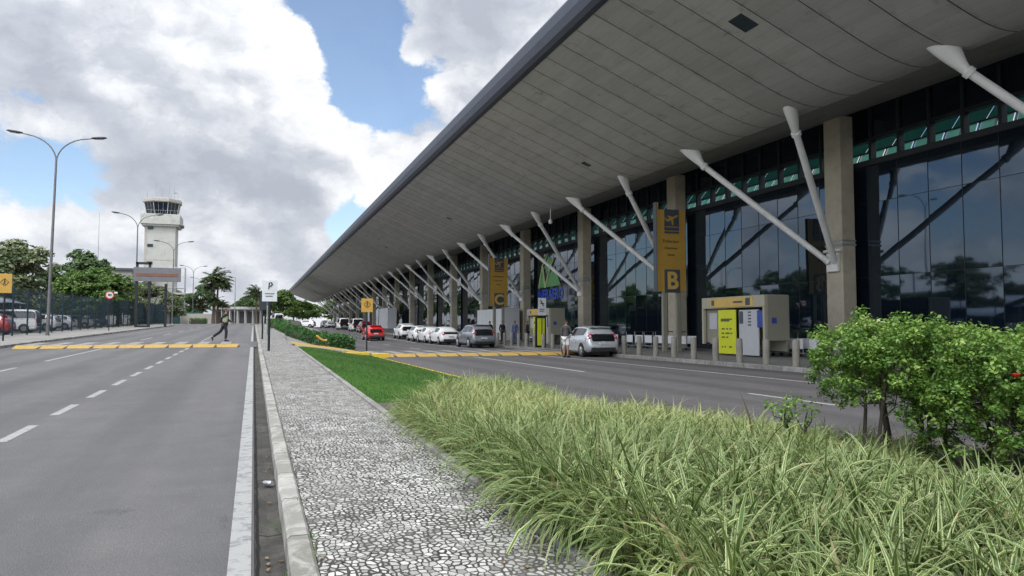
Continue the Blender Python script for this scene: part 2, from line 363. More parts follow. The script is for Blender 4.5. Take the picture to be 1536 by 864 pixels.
M('logo_green', (.10,.34,.09), .4, 0, .2, .5); M('logo_pale', (.52,.62,.30), .4); M('logo_blue', (.02,.08,.55), .4)
M('paint_silver', (.50,.52,.54), .28, .45, .03, 1, 0, 40, .5, 0, .8); M('paint_white', (.74,.74,.73), .25, 0, .03, 1, 0, 40, .5, 0, .8); M('paint_grey', (.22,.235,.26), .28, .4, .04, 1, 0, 40, .5, 0, .8)
M('paint_red', (.45,.012,.012), .25, 0, .05, 1, 0, 40, .5, 0, .8); M('paint_dark', (.03,.032,.038), .25, .2, .05, 1, 0, 40, .5, 0, .8); M('paint_maroon', (.16,.012,.02), .25, 0, .05, 1, 0, 40, .5, 0, .8)
M('car_glass', (.008,.010,.012), .04, 0, .1, 2, 0, 40, .8); M('tyre', (.012,.012,.012), .8, 0, .2, 8); M('rim', (.40,.41,.42), .3, .8, .1, 4); M('trim_black', (.014,.014,.015), .55); M('tail_red', (.42,.015,.02), .2, 0, .1, 3, 0, 40, .6, 0, .6)
M('lamp_clear', (.62,.64,.66), .12, .2, .1, 5); M('plate', (.40,.41,.42), .4); M('lamp_head', (.035,.037,.042), .45, .2, .1, 5); M('lamp_lens', (.30,.31,.32), .25)
M('galvanised', (.33,.34,.345), .5, .5, .15, 4); M('tower_wall', (.40,.40,.36), .8, 0, .08, .25, .1, 8, .3, .4); M('tower_glass', (.012,.018,.03), .06, 0, .1, 1); M('plaster', (.36,.34,.30), .85, 0, .12, .5, .1, 6, .3, .35); M('plaster_white', (.42,.41,.39), .85, 0, .1, .5, .1, 6, .3, .3)
M('roof_dark', (.05,.052,.058), .7); M('fence_teal', (.004,.020,.032), .5, .1, .2, .5); M('fence_panel', (.008,.085,.085), .55, 0, .15, .6); M('shade_cloth', (.30,.33,.38), .8, 0, .12, .4); M('shade_blue', (.03,.06,.20), .7, 0, .1, .5)
M('vent_glass', (.03,.045,.055), .12); M('lamp_post', (.13,.13,.13), .5, .3, .2, 2); M('orange_board', (.17,.07,.04), .5, 0, .2, 2); M('board_grey', (.13,.135,.14), .5, 0, .1, 2); M('can_metal', (.55,.56,.58), .3, .8, .2, 30)
M('skin', (.22,.12,.075), .55, 0, .06, 10); M('hair', (.012,.010,.009), .6); M('cloth_dark', (.012,.014,.020), .9, 0, .2, 12); M('cloth_grey', (.05,.05,.055), .9, 0, .2, 10); M('cloth_white', (.55,.55,.55), .9, 0, .08, 10); M('cloth_green', (.10,.17,.085), .85, 0, .15, 10); M('cloth_pale', (.42,.52,.28), .8, 0, .1, 10); M('cloth_blue', (.05,.08,.16), .9, 0, .15, 10); M('shoe', (.012,.012,.012), .6)
M('flower_red', (.55,.02,.015), .5)
def louvre_glass(name, ca, cb):
    t = NT(name); co = t.coord()
    c = t.mix(t.noise(co, 1.2, 4), ca, cb)
    tr = t.n('ShaderNodeBsdfTranslucent'); t.l(c, tr.inputs['Color']); d = t.n('ShaderNodeBsdfGlossy'); d.inputs['Roughness'].default_value = .1; t.l(c, d.inputs[0])
    mx = t.n('ShaderNodeMixShader'); mx.inputs[0].default_value = .1; t.l(tr.outputs[0], mx.inputs[1]); t.l(d.outputs[0], mx.inputs[2]); t.l(mx.outputs[0], t.out.inputs[0])
louvre_glass('green_louvre', [.14,.50,.36], [.26,.62,.48]); louvre_glass('green_dark', [.012,.06,.05], [.03,.12,.09])
# ------------------------------------------------------------------ sky, sun
SUN_EL, SUN_AZ = R(58), R(215)      # azimuth clockwise from +Y
sun_dir = Vector((math.sin(SUN_AZ)*math.cos(SUN_EL), math.cos(SUN_AZ)*math.cos(SUN_EL), math.sin(SUN_EL)))
sl = bpy.data.lights.new('sun', 'SUN'); sl.energy = 1.5; sl.angle = R(14); sl.color = (1, .96, .90)
so = bpy.data.objects.new('sun', sl); COL.objects.link(so); so.rotation_euler = (-sun_dir).to_track_quat('-Z', 'Y').to_euler(); so.location = (0, 0, 80)
w = bpy.data.worlds.new('World'); sc.world = w; w.use_nodes = True
class WT(NT):
    def __init__(s): s.t = w.node_tree; s.t.nodes.clear(); s.out = s.n('ShaderNodeOutputWorld')
t = WT()
sky = t.n('ShaderNodeTexSky', sky_type='NISHITA'); sky.sun_disc = False; sky.sun_elevation = SUN_EL; sky.sun_rotation = SUN_AZ
sky.air_density = 1.0; sky.dust_density = .6; sky.ozone_density = 1.6
d = t.coord('Generated'); nv = t.n('ShaderNodeVectorMath', operation='NORMALIZE'); t.l(d, nv.inputs[0]); D = nv.outputs[0]
def blob(u, v, sx, amp, dv=None):
    dv = dv or direction(u, v)
    o = t.n('ShaderNodeVectorMath', operation='DOT_PRODUCT'); t.l(D, o.inputs[0]); o.inputs[1].default_value = dv
    sg = R(sx)
    e = t.math('EXPONENT', t.math('MULTIPLY', t.math('SUBTRACT', o.outputs['Value'], 1.0), 1.0/(sg*sg)))
    return t.math('MULTIPLY', e, amp)
def total(bl):
    r = None
    for b in bl: r = blob(*b) if r is None else t.math('ADD', r, blob(*b))
    return r
wm = t.mapping(D, (1, 1, 1.45))
def puff(vec):
    vo = t.n('ShaderNodeTexVoronoi', feature='F1'); t.l(vec, vo.inputs['Vector']); vo.inputs['Scale'].default_value = 15
    no = t.noise(vec, 6.0, 12, .56, .1)
    return t.math('ADD', no, t.math('MULTIPLY', t.math('SUBTRACT', .45, vo.outputs['Distance']), .11))
wob = t.n('ShaderNodeVectorMath', operation='SCALE'); t.l(t.noise(wm, 11, 6, .62, out=1), wob.inputs[0]); wob.inputs['Scale'].default_value = .075
wv_ = t.n('ShaderNodeVectorMath', operation='ADD'); t.l(wm, wv_.inputs[0]); t.l(wob.outputs[0], wv_.inputs[1])
n1 = puff(wv_.outputs[0])
wm2 = t.n('ShaderNodeVectorMath', operation='ADD'); t.l(wv_.outputs[0], wm2.inputs[0]); wm2.inputs[1].default_value = Vector((.022, -.008, .034))
n1s = puff(wm2.outputs[0])
soft = t.noise(t.mapping(wv_.outputs[0], (1,1,1), (3.1,.4,.2)), 5.5, 9, .55, .2)
cov = t.math('ADD', t.math('MULTIPLY', t.math('SUBTRACT', n1, .5), 3.0), .62)
cov = t.math('ADD', cov, t.math('MULTIPLY', t.math('SUBTRACT', t.noise(wv_.outputs[0], 20, 8, .6), .5), .9))
cov = t.math('ADD', cov, total([(330,130,8,.50),(120,120,8,.42),(455,60,3,.40),(480,200,4,.40),(650,215,4,.45),(580,270,4,.30),(700,10,4.0,.50),(800,40,6,.5),(612,75,1.3,.95),(240,310,6,.25),(380,330,6,.25),
    (505,5,2.2,-.75),(565,45,2.4,-.55),(535,75,2.4,-.8),(545,130,2.6,-.9),(530,175,1.8,-.6),(615,150,2.4,-.8),(655,110,2.2,-.55),(45,215,2.8,-.58),(105,240,2.6,-.62),(530,312,2.2,-.95),(520,335,1.4,-.5),(455,5,1.2,-.2)]))
al = t.n('ShaderNodeMapRange', interpolation_type='SMOOTHSTEP'); t.l(cov, al.inputs[0]); al.inputs[1].default_value = .33; al.inputs[2].default_value = .64; al.inputs[3].default_value = .05
grad = t.math('SUBTRACT', n1, n1s)
lit = t.math('ADD', t.math('MULTIPLY', grad, 2.5), .64)
lit = t.math('ADD', lit, t.math('MULTIPLY', t.math('SUBTRACT', soft, .5), 1.15))
lit = t.math('ADD', lit, total([(470,90,5,.24),(500,180,4,.16),(360,30,6,.12),(640,210,6,.22),(120,140,5,.06),(340,222,4.5,-.24),(220,180,5,-.14),(60,110,5,-.26),(420,245,4,-.14),(700,5,4,-.36),(620,0,3,-.12),(300,60,4,.12)]))
edge = t.math('SUBTRACT', 1.0, t.math('MULTIPLY', t.math('SUBTRACT', cov, .5), 1.3), clamp=True)
lit = t.math('ADD', lit, t.math('MULTIPLY', edge, .14))
lit = t.math('SUBTRACT', lit, .12)
cc = t.ramp(lit, [(0.0, [.31,.335,.385]), (.4, [.40,.423,.47]), (.72, [.55,.565,.595]), (1.0, [.67,.68,.69])])
glow = t.math('ADD', 1.0, t.math('ADD', blob(0,0,26,7.0,sun_dir), blob(0,0,55,1.4,Vector((-.35,-.6,.72)).normalized())))
sc_ = t.n('ShaderNodeVectorMath', operation='SCALE'); t.l(cc, sc_.inputs[0]); t.l(t.math('MULTIPLY', glow, 10.0), sc_.inputs['Scale'])
skyb = t.n('ShaderNodeVectorMath', operation='SCALE'); t.l(sky.outputs[0], skyb.inputs[0]); skyb.inputs['Scale'].default_value = 1.5
fin = t.mix(al.outputs[0], skyb.outputs[0], sc_.outputs[0])
bg = t.n('ShaderNodeBackground'); t.l(fin, bg.inputs['Color']); bg.inputs['Strength'].default_value = .1; t.l(bg.outputs[0], t.out.inputs[0])
sc.view_settings.view_transform = 'Standard'; sc.view_settings.look = 'None'; sc.view_settings.exposure = 0.27; sc.view_settings.gamma = 1.0
sc.view_settings.use_curve_mapping = False
sc.cycles.max_bounces = 7; sc.cycles.diffuse_bounces = 4; sc.cycles.glossy_bounces = 3; sc.cycles.transmission_bounces = 3; sc.cycles.transparent_max_bounces = 4
sc.cycles.use_denoising = True; sc.cycles.use_adaptive_sampling = True; sc.cycles.adaptive_threshold = .015

# ------------------------------------------------------------------ ground, roads, pavements
YS = [-45, -20, -8, 0] + list(range(4, 60, 4)) + list(range(60, 150, 6)) + [150, 170, 200, 240, 300, 420, 700, 1200]
def sheet(name, mat, xf, zf, ys=YS, nx=None, kind='structure', y0=-45, y1=1200):
    """a strip of ground between x = xf(y)[0] and xf(y)[1] following zf(x,y)"""
    ys = sorted({y for y in ys if y0 < y < y1} | {y0, y1}); rows = []
    for y in ys:
        xs = xf(y); xs = xs if nx is None else [lerp(xs[0], xs[-1], i/nx) for i in range(nx+1)]
        rows.append([(x, y, zf(x, y)) for x in xs])
    m = MB(); m.rings(rows, cap=False, closed=False); o = m.build(name, mat); tag(o, kind=kind)
    for p in o.data.polygons: pass
    return o
gx = [-900,-300,-120,-60,-30,-16,-10.7] + [.3,1,1.6] + [2,2.6,3.3,4,4.6,5.2,6,7,8,9,10.5,12] + [17,25,60,150,900]
sheet('ground', MATS['ground_paved'], lambda y: gx, lambda x, y: zg(x, y) - .09 - (.06 if -11 < x < .5 else 0))
XL = -10.8
sheet('road', MATS['asphalt'], lambda y: (XL, -8, -4, .03), lambda x, y: zm(y), y1=150)
sheet('terminal_road', MATS['asphalt_terminal'], lambda y: [lerp(bank(y)[1]+.1, 16.5, k/4) for k in range(5)], lambda x, y: zt(y), y1=300)
end_road = sheet('cross_road', MATS['asphalt'], lambda y: (-40, -10, 7), lambda x, y: zm(y)+.004, y0=118, y1=135)
# gutter channel
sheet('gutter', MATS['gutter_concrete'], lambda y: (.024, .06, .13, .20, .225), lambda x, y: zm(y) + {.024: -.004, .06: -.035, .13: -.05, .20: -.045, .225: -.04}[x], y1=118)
def strip(name, mat, x0, x1, h, zf, y0, y1, ch=.018, step=1.0, kind='structure', rough=.0):
    """a kerb: chamfered bar along the road"""
    ys = list(np.arange(y0, y1 + 1e-6, step)); rs = []
    for y in ys:
        z = zf(y); j = random.uniform(-1, 1) * rough; k = random.uniform(-1, 1) * rough
        rs.append([(x0, y, z-.12), (x0+j, y, z+h-ch+k), (x0+ch+j, y, z+h+k), (x1-ch, y, z+h+k), (x1, y, z+h-ch), (x1, y, z-.12)])
    m = MB(); m.rings(rs); return tag(m.build(name, mat, smooth=False), kind=kind)
strip('kerb', MATS['kerb_painted'], .225, .375, .14, zm, -6, 60, .02, .5, rough=.006)
strip('kerb', MATS['kerb_painted'], .225, .375, .14, zm, 60.0, 118, .02, 2)
sheet('sidewalk', MATS['stone_mosaic'], lambda y: (.378, 1.0, 1.80 + (sstep(44, 60, y)*.5)), lambda x, y: zm(y)+.125, y0=-6, y1=118)
strip('path_edging', MATS['kerb_concrete'], 1.805, 1.90, .165, zm, -6, 36.0, .012, .6, rough=.006)
strip('left_kerb', MATS['kerb_painted'], XL-.17, XL, .14, zm, -45, 118, .02, 2, rough=.004)
sheet('left_pavement', MATS['ground_paved'], lambda y: (-15.4, XL-.17), lambda x, y: zm(y)+.11, y1=118)
strip('terminal_kerb', MATS['kerb_concrete'], 16.5, 16.68, .15, zt, -45, 262, .02, 2, rough=.003)
sheet('terminal_pavement', MATS['pavement_terminal'], lambda y: (16.68, 20, 25.9), lambda x, y: zt(y)+.145, y1=262)
strip('median_kerb', MATS['kerb_yellow'], 5.2, 5.32, .11, zt, 15.5, 35.2, .015, 1)
# painted lines
def line(name, mat, x0, x1, y0, y1, zf, step=2.0, lift=.004, kind='structure'):
    return sheet(name, mat, lambda y: (x0, x1), lambda x, y: zf(y)+lift, ys=list(np.arange(y0, y1, step)), y0=y0, y1=y1)
W = MATS['road_paint_white']; WD = MATS['road_paint_dull']
line('edge_line', W, -.125, .012, -6, 38.0, zm); line('edge_line', W, -.125, .012, 43.8, 117, zm)
def dashes(name, mat, x, wd, starts, ln, zf):
    for s in starts: line(name, mat, x-wd/2, x+wd/2, s, s+ln, zf)
dashes('lane_dash', W, -2.88, .13, [8.0+2.56*k for k in range(12)]+[45+2.56*k for k in range(6)], 1.45, zm)
line('lane_dash', W, -6.56, -6.43, 17, 25, zm); line('lane_dash', W, -6.56, -6.43, 28.2, 37.9, zm)
dashes('lane_dash', W, -6.5, .13, [50, 62, 74, 86, 98], 5.6, zm)
dashes('lane_dash', WD, 10.25, .12, [-1, 47, 58, 69, 80, 91, 102], 3.4, zt)
line('lane_dash', WD, 10.19, 10.31, 10.9, 13.5, zt); line('lane_dash', WD, 10.05, 10.17, 21.7, 34.4, zt)
line('parking_line', WD, 13.75, 13.87, -10, 34.6, zt); line('parking_line', WD, 13.75, 13.87, 42, 110, zt)

def hump(name, x0, x1, ya, yb, zf, h, ph):
    r = .95
    o = sheet(name, MATS['asphalt'], lambda y: (x0, x1), lambda x, y: zf(y)+.003+h*min(1, max(0, (y-ya)/r), max(0, 1) if y < yb-r else max(0, (yb-y)/r)), ys=[ya, ya+r, yb-r, yb], y0=ya, y1=yb)
    sl = lambda x, y: zf(y)+.007+h*min(1, max(0, (y-ya)/r))
    n = int((x1-x0-.2)/1.06); my = MB(); mw = MB(); md = MB()
    for i in range(n):
        a = x0+.12+i*1.06+ph
        p = [(a+.0, ya+.02), (a+.90, ya+.02), (a+.98, ya+r-.02), (a-.06, ya+r-.02)]
        my.add([(x, y, sl(x, y)) for x, y in p], [(0,1,2,3)])
        q = [(a+.10, ya+r+.03), (a+.58, ya+r+.03), (a+.58, yb-r-.05), (a+.10, yb-r-.05)]
        mw.add([(x, y, sl(x, y)) for x, y in q], [(0,1,2,3)])
        d_ = [(a+.90, ya+.0), (a+1.06, ya+.0), (a+1.04, ya+.42), (a+.96, ya+.42)]
        md.add([(x, y, sl(x, y)+.001) for x, y in d_], [(0,1,2,3)])
    m3 = md.build('drain_gap', MATS['stem_dark']); m3.parent = o
    m1 = my.build('ramp_marking', MATS['road_paint_yellow']); m1.parent = o
    m2 = mw.build('zebra_marking', MATS['road_paint_faded']); m2.parent = o
    return o
hump('raised_crosswalk', -10.25, .2, 38.2, 43.6, zm, .13, 0); hump('raised_crosswalk', 5.36, 16.3, 35.0, 41.2, zt, .13, 0)
# small dark drain pipes under the hump ends
# yellow apron joining the sidewalk with the crosswalk of the terminal road
m = MB()
for a, b in ((0, .5), (.5, 1)):
    xa, xb = lerp(1.92, 5.3, a), lerp(1.92, 5.3, b)
    za = lambda x, y: lerp(zm(y)+.13, zt(y)+.13, sstep(1.9, 5.3, x))+.02
    m.add([(xa, 35.6, za(xa, 35.6)), (xb, 35.3, za(xb, 35.3)), (xb, 40.9, za(xb, 40.9)), (xa, 42.5, za(xa, 42.5))], [(0,1,2,3)])
tag(m.build('crossing_apron', MATS['road_paint_yellow']), kind='structure')
m = MB(); m.add([(1.92,35.45,zm(35)+.18),(5.3,35.05,.29),(5.3,35.28,.30),(1.92,35.6,zm(35)+.185),(1.92,35.45,zm(35)-.2),(5.3,35.05,-.1)],[(0,1,2,3),(0,4,5,1)])
tag(m.build('apron_kerb', MATS['kerb_painted']), kind='structure')
m = MB(); m.box(5.3, 34.85, 0, 6.1, 35.3, .3, .02); m.box(3.9, 34.95, .1, 5.2, 35.25, .36, .02)
tag(m.build('yellow_kerb_block', MATS['kerb_yellow']), 'yellow painted kerb blocks at the median end of the terminal crossing', 'kerb block')

# ------------------------------------------------------------------ lawn and planting bed
def bed_edge(x): return 10.6 + (x-1.95)*1.75 + .5*math.sin(x*2.3)   # far border of the planting bed
def bed_right(y): return 5.05 + 1.55*sstep(17, 4, y) if y < 17 else 5.05
sheet('lawn', MATS['lawn_turf'], lambda y: [lerp(1.91, 5.19, i/8) for i in range(9)], lambda x, y: zg(x, y)+.05, y0=8, y1=35.4, ys=list(np.arange(8, 36, 1.5)))
def soilz(x, y): return zg(x, y) + .045 + .03*math.sin(x*3.1+y*1.7)
sheet('bed_soil', MATS['soil'], lambda y: [lerp(1.91, bed_right(y)+.25, i/10) for i in range(11)], lambda x, y: soilz(x, y)+.012, y0=-3, y1=12, ys=list(np.arange(-3, 12, .5)))
sheet('bed_soil', MATS['soil'], lambda y: [lerp(6.6, 8.0, i/3) for i in range(4)], lambda x, y: zt(y)+.07, y0=-3, y1=7.4, ys=list(np.arange(-3, 8, .5)))
def vzg(X, Y):
    tt = np.clip((X-2.0)/3.2, 0, 1); tt = tt*tt*(3-2*tt)
    return (0.0146*np.clip(Y, -40, 145)+.07)*(1-tt) + (.16)*tt
def blades(name, mat, P, L, Wd, th0, kap, phi, rnd, nseg=6, fold=.35, label=None):
    N = len(P); j = np.linspace(0, 1, nseg+1); V = np.zeros((N, nseg+1, 3, 3), np.float32)
    th = th0[:, None] + kap[:, None]*j[None, :]**1.3
    dl = L[:, None]/nseg
    r = np.concatenate([np.zeros((N,1)), np.cumsum(np.sin((th[:, 1:]+th[:, :-1])/2)*dl, 1)], 1)
    z = np.concatenate([np.zeros((N,1)), np.cumsum(np.cos((th[:, 1:]+th[:, :-1])/2)*dl, 1)], 1)
    prof = np.minimum(1, .45+j*2.6)*np.clip((1-j), 0, 1)**.55; prof[-1] = .03
    cx, sx = np.cos(phi)[:, None], np.sin(phi)[:, None]
    tw = np.outer(rng.normal(0, .5, N), j)
    for k, s in enumerate((-1, 0, 1)):
        hw = Wd[:, None]*prof[None, :]*s
        V[:, :, k, 0] = P[:, 0:1] + r*cx - sx*hw*np.cos(tw)
        V[:, :, k, 1] = P[:, 1:2] + r*sx + cx*hw*np.cos(tw)
        V[:, :, k, 2] = P[:, 2:3] + z + np.abs(hw)*fold + hw*np.sin(tw)
    idx = np.arange(N*(nseg+1)*3).reshape(N, nseg+1, 3)
    a = idx[:, :-1, :-1]; b = idx[:, :-1, 1:]; c = idx[:, 1:, 1:]; d_ = idx[:, 1:, :-1]
    F = np.stack([a, b, c, d_], -1).reshape(-1, 4)
    ac = np.broadcast_to(np.array([-1, 0, 1.]), (N, nseg+1, 3)).ravel(); rr = np.repeat(rnd, (nseg+1)*3); tp = np.broadcast_to(j[None, :, None], (N, nseg+1, 3)).ravel()
    return npmesh(name, V.reshape(-1, 3), F, mat, attrs={'across': ac, 'rnd': rr, 'tip': tp}, smooth=True)
def in_bed(X, Y):
    e = 10.6 + (X-1.95)*1.75 + .5*np.sin(X*2.3); t_ = np.clip((17-Y)/13, 0, 1); t_ = t_*t_*(3-2*t_)
    return (X > 1.93) & (Y < e) & (X < 5.0 + 1.55*t_)
def tufts(nt, y0, y1, per, x1=6.9, wk=1.0):
    X = rng.uniform(1.93, x1, nt*3); Y = rng.uniform(y0, y1, nt*3); k = in_bed(X, Y)
    bare = ((X-6.35)/.75)**2 + ((Y-4.75)/.75)**2 < 1
    k &= ~bare; k &= (np.sin(X*3.7+1.3*np.sin(Y*2.1))*np.sin(Y*3.1+X) < .72) | (Y > 9); X, Y = X[k][:nt], Y[k][:nt]; n = len(X)
    big = .5+.5*np.sin(X*1.3+1.2)*np.sin(Y*.9+.4); 
    lump = np.exp(-(((X-4.4)/1.1)**2+((Y-13.2)/1.8)**2))*.35
    size = (.70+.34*big+rng.normal(0, .16, n)+lump)*np.where(X > 5.2, .68, 1.0)*np.where(Y > 9, .74, 1.0)*np.where((Y > 6.5) & (X > 4.2), .82, 1)
    m = per; XX = np.repeat(X, m)+rng.normal(0, .045, n*m); YY = np.repeat(Y, m)+rng.normal(0, .045, n*m)
    XX = np.maximum(XX, np.where(YY < 6, 1.84, 1.92)); S = np.repeat(size, m); N = n*m
    phi = rng.uniform(0, 2*np.pi, N)
    edge = np.repeat(X < 2.4, m); phi = np.where(edge & (rng.random(N) < .68), rng.normal(np.pi*1.05, .65, N), phi)
    L = S*rng.uniform(.28, .60, N)*np.where(edge, 1.32, 1); Wd = rng.uniform(.006, .0125, N)*np.clip(S, .7, 1.3)*wk
    th0 = np.abs(rng.normal(.32, .26, N)); kap = rng.uniform(.4, 2.4, N)*np.where(edge, 1.25, 1)
    hue = np.repeat(np.clip(.45+.28*np.sin(X*.9+Y*.35)+.25*np.sin(Y*.6+2)+rng.normal(0, .12, n), 0, 1), m)
    rnd = np.clip(hue*.6+rng.random(N)*.42, 0, 1)
    P = np.stack([XX, YY, vzg(XX, YY)+.05], 1)
    return P, L, Wd, th0, kap, phi, rnd
parts = [tufts(1050, 1.0, 5.2, 15, wk=1.7), tufts(1650, 5.2, 10.5, 16, wk=1.2), tufts(1300, 10.5, 18.5, 15, 5.2, 1.0)]
allp = [np.concatenate([p[i] for p in parts]) for i in range(7)]
tag(blades('variegated_grass', MATS['variegated_leaf'], *allp), 'dense bed of cream striped grass plants beside the mosaic sidewalk', 'ornamental grass', kind='stuff')
n = 52000; X = rng.uniform(1.885, 5.2, n); Y = rng.uniform(9.5, 35.2, n); k = ~in_bed(X, Y) & (rng.random(n) < np.clip(1.6-(Y-9)/28, .35, 1)); X, Y = X[k], Y[k]; n = len(X)
tag(blades('lawn_grass', MATS['lawn_blade'], np.stack([X, Y, vzg(X, Y)+.045], 1), rng.uniform(.03, .075, n), rng.uniform(.003, .005, n), np.abs(rng.normal(.3, .25, n)), rng.uniform(.2, 1.2, n), rng.uniform(0, 6.28, n),
    np.clip(rng.random(n)*.8+.2*np.sin(X*2+Y), 0, 1), 2), 'short mown lawn between sidewalk and terminal road', 'grass', kind='stuff')
# weeds along the gutter and the edging
n = 420; Y = np.concatenate([rng.uniform(2.5, 30, 300), rng.normal(4.75, .18, 120)]); X = np.where(rng.random(n) < .55, .385, .215)+rng.normal(0, .012, n); cl = np.floor(Y*2.3); k = (np.sin(cl*12.9)*43758 % 1 < .22) | (np.arange(n) > 400); X, Y = X[k], Y[k]; n = len(X)
tag(blades('gutter_weeds', MATS['lawn_blade'], np.stack([X, Y, 0.0146*Y+np.where(X > .3, .12, -.04)], 1), rng.uniform(.03, .10, n), rng.uniform(.003, .006, n), np.abs(rng.normal(.5, .3, n)), rng.uniform(.3, 1.3, n), rng.uniform(0, 6.28, n), rng.random(n), 3),
    'small weeds sprouting along the kerb and gutter', 'weeds', kind='stuff')

# fallen leaves and litter on the path and in the gutter
n = 260; Y = rng.uniform(2.6, 26, n)**1.0; X = np.where(rng.random(n) < .5, rng.uniform(.40, 1.8, n), np.where(rng.random(n) < .6, rng.normal(1.72, .1, n), rng.normal(.13, .05, n)))
Z = 0.0146*Y + np.where(X > .38, np.where(X > 1.8, .172, .131), -.036) + .004
keep = (X > .05) & (X < 1.9) & ((X > .385) | (X < .21)); X, Y, Z = X[keep], Y[keep], Z[keep]; n = len(X)
ln = rng.uniform(.012, .032, n); an = rng.uniform(0, 6.28, n); ca, sa = np.cos(an), np.sin(an); tl = rng.uniform(0, .5, n)*ln
Vv = np.stack([np.stack([X-ca*ln, Y-sa*ln, Z], 1), np.stack([X+sa*ln*.5, Y-ca*ln*.5, Z+tl], 1), np.stack([X+ca*ln, Y+sa*ln, Z+tl*.3], 1), np.stack([X-sa*ln*.5, Y+ca*ln*.5, Z+.001], 1)], 1)
ix = np.arange(n*4).reshape(n, 4); tag(npmesh('fallen_leaves', Vv.reshape(-1, 3), np.concatenate([ix[:, [0,1,2]], ix[:, [0,2,3]]]), MATS['dead_leaf'], attrs={'rnd': np.repeat(rng.random(n), 4)}), 'dry brown fallen leaves scattered on the mosaic path and in the gutter', 'leaf litter', kind='stuff')
# ------------------------------------------------------------------ terminal building
Y0, Y1 = -41.8, 258.0; BAY = 13.6
def catmull(p, n=4):
    out = []
    for i in range(len(p)-1):
        a, b, c, d_ = [np.array(p[min(max(k, 0), len(p)-1)]) for k in (i-1, i, i+1, i+2)]
        for k in range(n):
            s = k/n; out.append(tuple(.5*((2*b)+(c-a)*s+(2*a-5*b+4*c-d_)*s*s+(3*b-a-3*c+d_)*s**3)))
    return out + [tuple(p[-1])]
SOF = catmull([(11.37,12.84),(13.2,12.13),(14.67,11.55),(16.4,10.86),(18.0,10.24),(19.2,9.91),(20.2,9.88),(22,10.22),(25.3,11.16)])
def sof_z(x):
    for (a, za), (b, zb) in zip(SOF, SOF[1:]):
        if a <= x <= b: return lerp(za, zb, (x-a)/(b-a))
TB = thing('terminal_building', (25.7, 100, 0), 'long airport terminal with dark glass facade and sweeping concrete canopy roof', 'airport terminal')
def tb(m, name, mat, parent=TB, smooth=False, bevel=0):
    for i, v in enumerate(m.v): m.v[i] = (v[0]-25.7, v[1]-100, v[2]) if parent is TB else v
    return m.build(name, mat, parent, smooth=smooth, bevel=bevel)
ysc = list(np.arange(Y0, Y1, BAY)) + [Y1]
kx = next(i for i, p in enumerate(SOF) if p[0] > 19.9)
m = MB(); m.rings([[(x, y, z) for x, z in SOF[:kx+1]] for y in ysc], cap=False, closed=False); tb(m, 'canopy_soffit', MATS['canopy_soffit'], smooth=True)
m = MB(); m.rings([[(x, y, z) for x, z in SOF[kx:]] for y in ysc], cap=False, closed=False); tb(m, 'inner_soffit', MATS['soffit_inner_shaded'], smooth=True)  # darker base colour carries the shade on the slope facing the building
m = MB(); m.prism([(11.372,12.825),(11.14,12.84),(10.98,12.98),(10.87,13.3),(10.85,13.7),(10.95,13.86),(11.6,13.95),(11.6,12.9)], 1, Y0, Y1); tb(m, 'fascia', MATS['fascia'], bevel=0)
top = [(11.55,13.93),(14,14.15),(18,14.0),(22,13.5),(26.2,12.9)]
m = MB(); m.prism(top + [(26.2,11.5),(25.3,11.19)] + [(x, z+.06) for x, z in SOF[::-1][3:-3]], 1, Y0+.2, Y1-.02); tb(m, 'canopy_roof', MATS['roof_top'])
m = MB(); m.prism([(x, z-.02) for x, z in SOF] + [(25.3, 12.5), (11.6, 13.5)], 1, Y1, Y1+.25); tb(m, 'canopy_end', MATS['fascia'])
# little openings in the soffit
for x, y, s in ((14.9, 19.6, .34), (17.2, 36.5, .22), (16.0, 62, .22), (15.2, 90, .25)):
    m = MB(); zz = sof_z(x); sl = (sof_z(x+.3)-sof_z(x-.3))/.6
    m.add([(x-s, y-s, zz-s*sl-.015), (x+s, y-s, zz+s*sl-.015), (x+s, y+s, zz+s*sl-.015), (x-s, y+s, zz-s*sl-.015),
           (x-s, y-s, zz-s*sl+.2), (x+s, y-s, zz+s*sl+.2), (x+s, y+s, zz+s*sl+.2), (x-s, y+s, zz-s*sl+.2)], [(3,2,1,0),(0,1,5,4),(1,2,6,5),(2,3,7,6),(3,0,4,7)])
    tb(m, 'soffit_vent', MATS['vent_glass'])
GX = 25.7
m = MB()
for i in range(int((Y1-Y0)/BAY)+1):
    a = Y0+i*BAY; b = min(a+BAY, Y1)
    m.box(GX, a, .2, GX+.05, b, 8.72)
tb(m, 'facade_glass', MATS['facade_glass'])
m = MB(); y = 23.7-1.511*44
while y < Y1:
    if y > Y0: m.box(GX-.014, y-.011, .3, GX+.02, y+.011, 8.7)
    y += 1.511
for z in (3.76, 7.03): m.box(GX-.012, Y0, z-.010, GX+.018, Y1, z+.010)
tb(m, 'mullions', MATS['black_metal'])
m = MB(); m.box(GX-.1, Y0, 8.70, GX+.9, Y1, 8.95); y = 23.7-1.511*44
while y < Y1:
    if y > Y0: m.box(GX+.1, y-.07, 8.95, GX+.4, y+.07, 11.3)
    y += 1.511
m.box(GX+.12, Y0, 9.86, GX+.45, Y1, 10.02); tb(m, 'clerestory_frame', MATS['dark_steel'])
m = MB(); m.box(GX+.2, Y0, 10.02, GX+.25, Y1, 11.6); tb(m, 'clerestory_glass', MATS['facade_glass'])
m = MB(); m2 = MB(); m3 = MB(); y = 23.7-1.511*44
m3.box(GX+1.30, Y0, 9.66, GX+1.38, Y1, 9.72); m3.box(GX+.72, Y0, 8.9, GX+.80, Y1, 9.0)
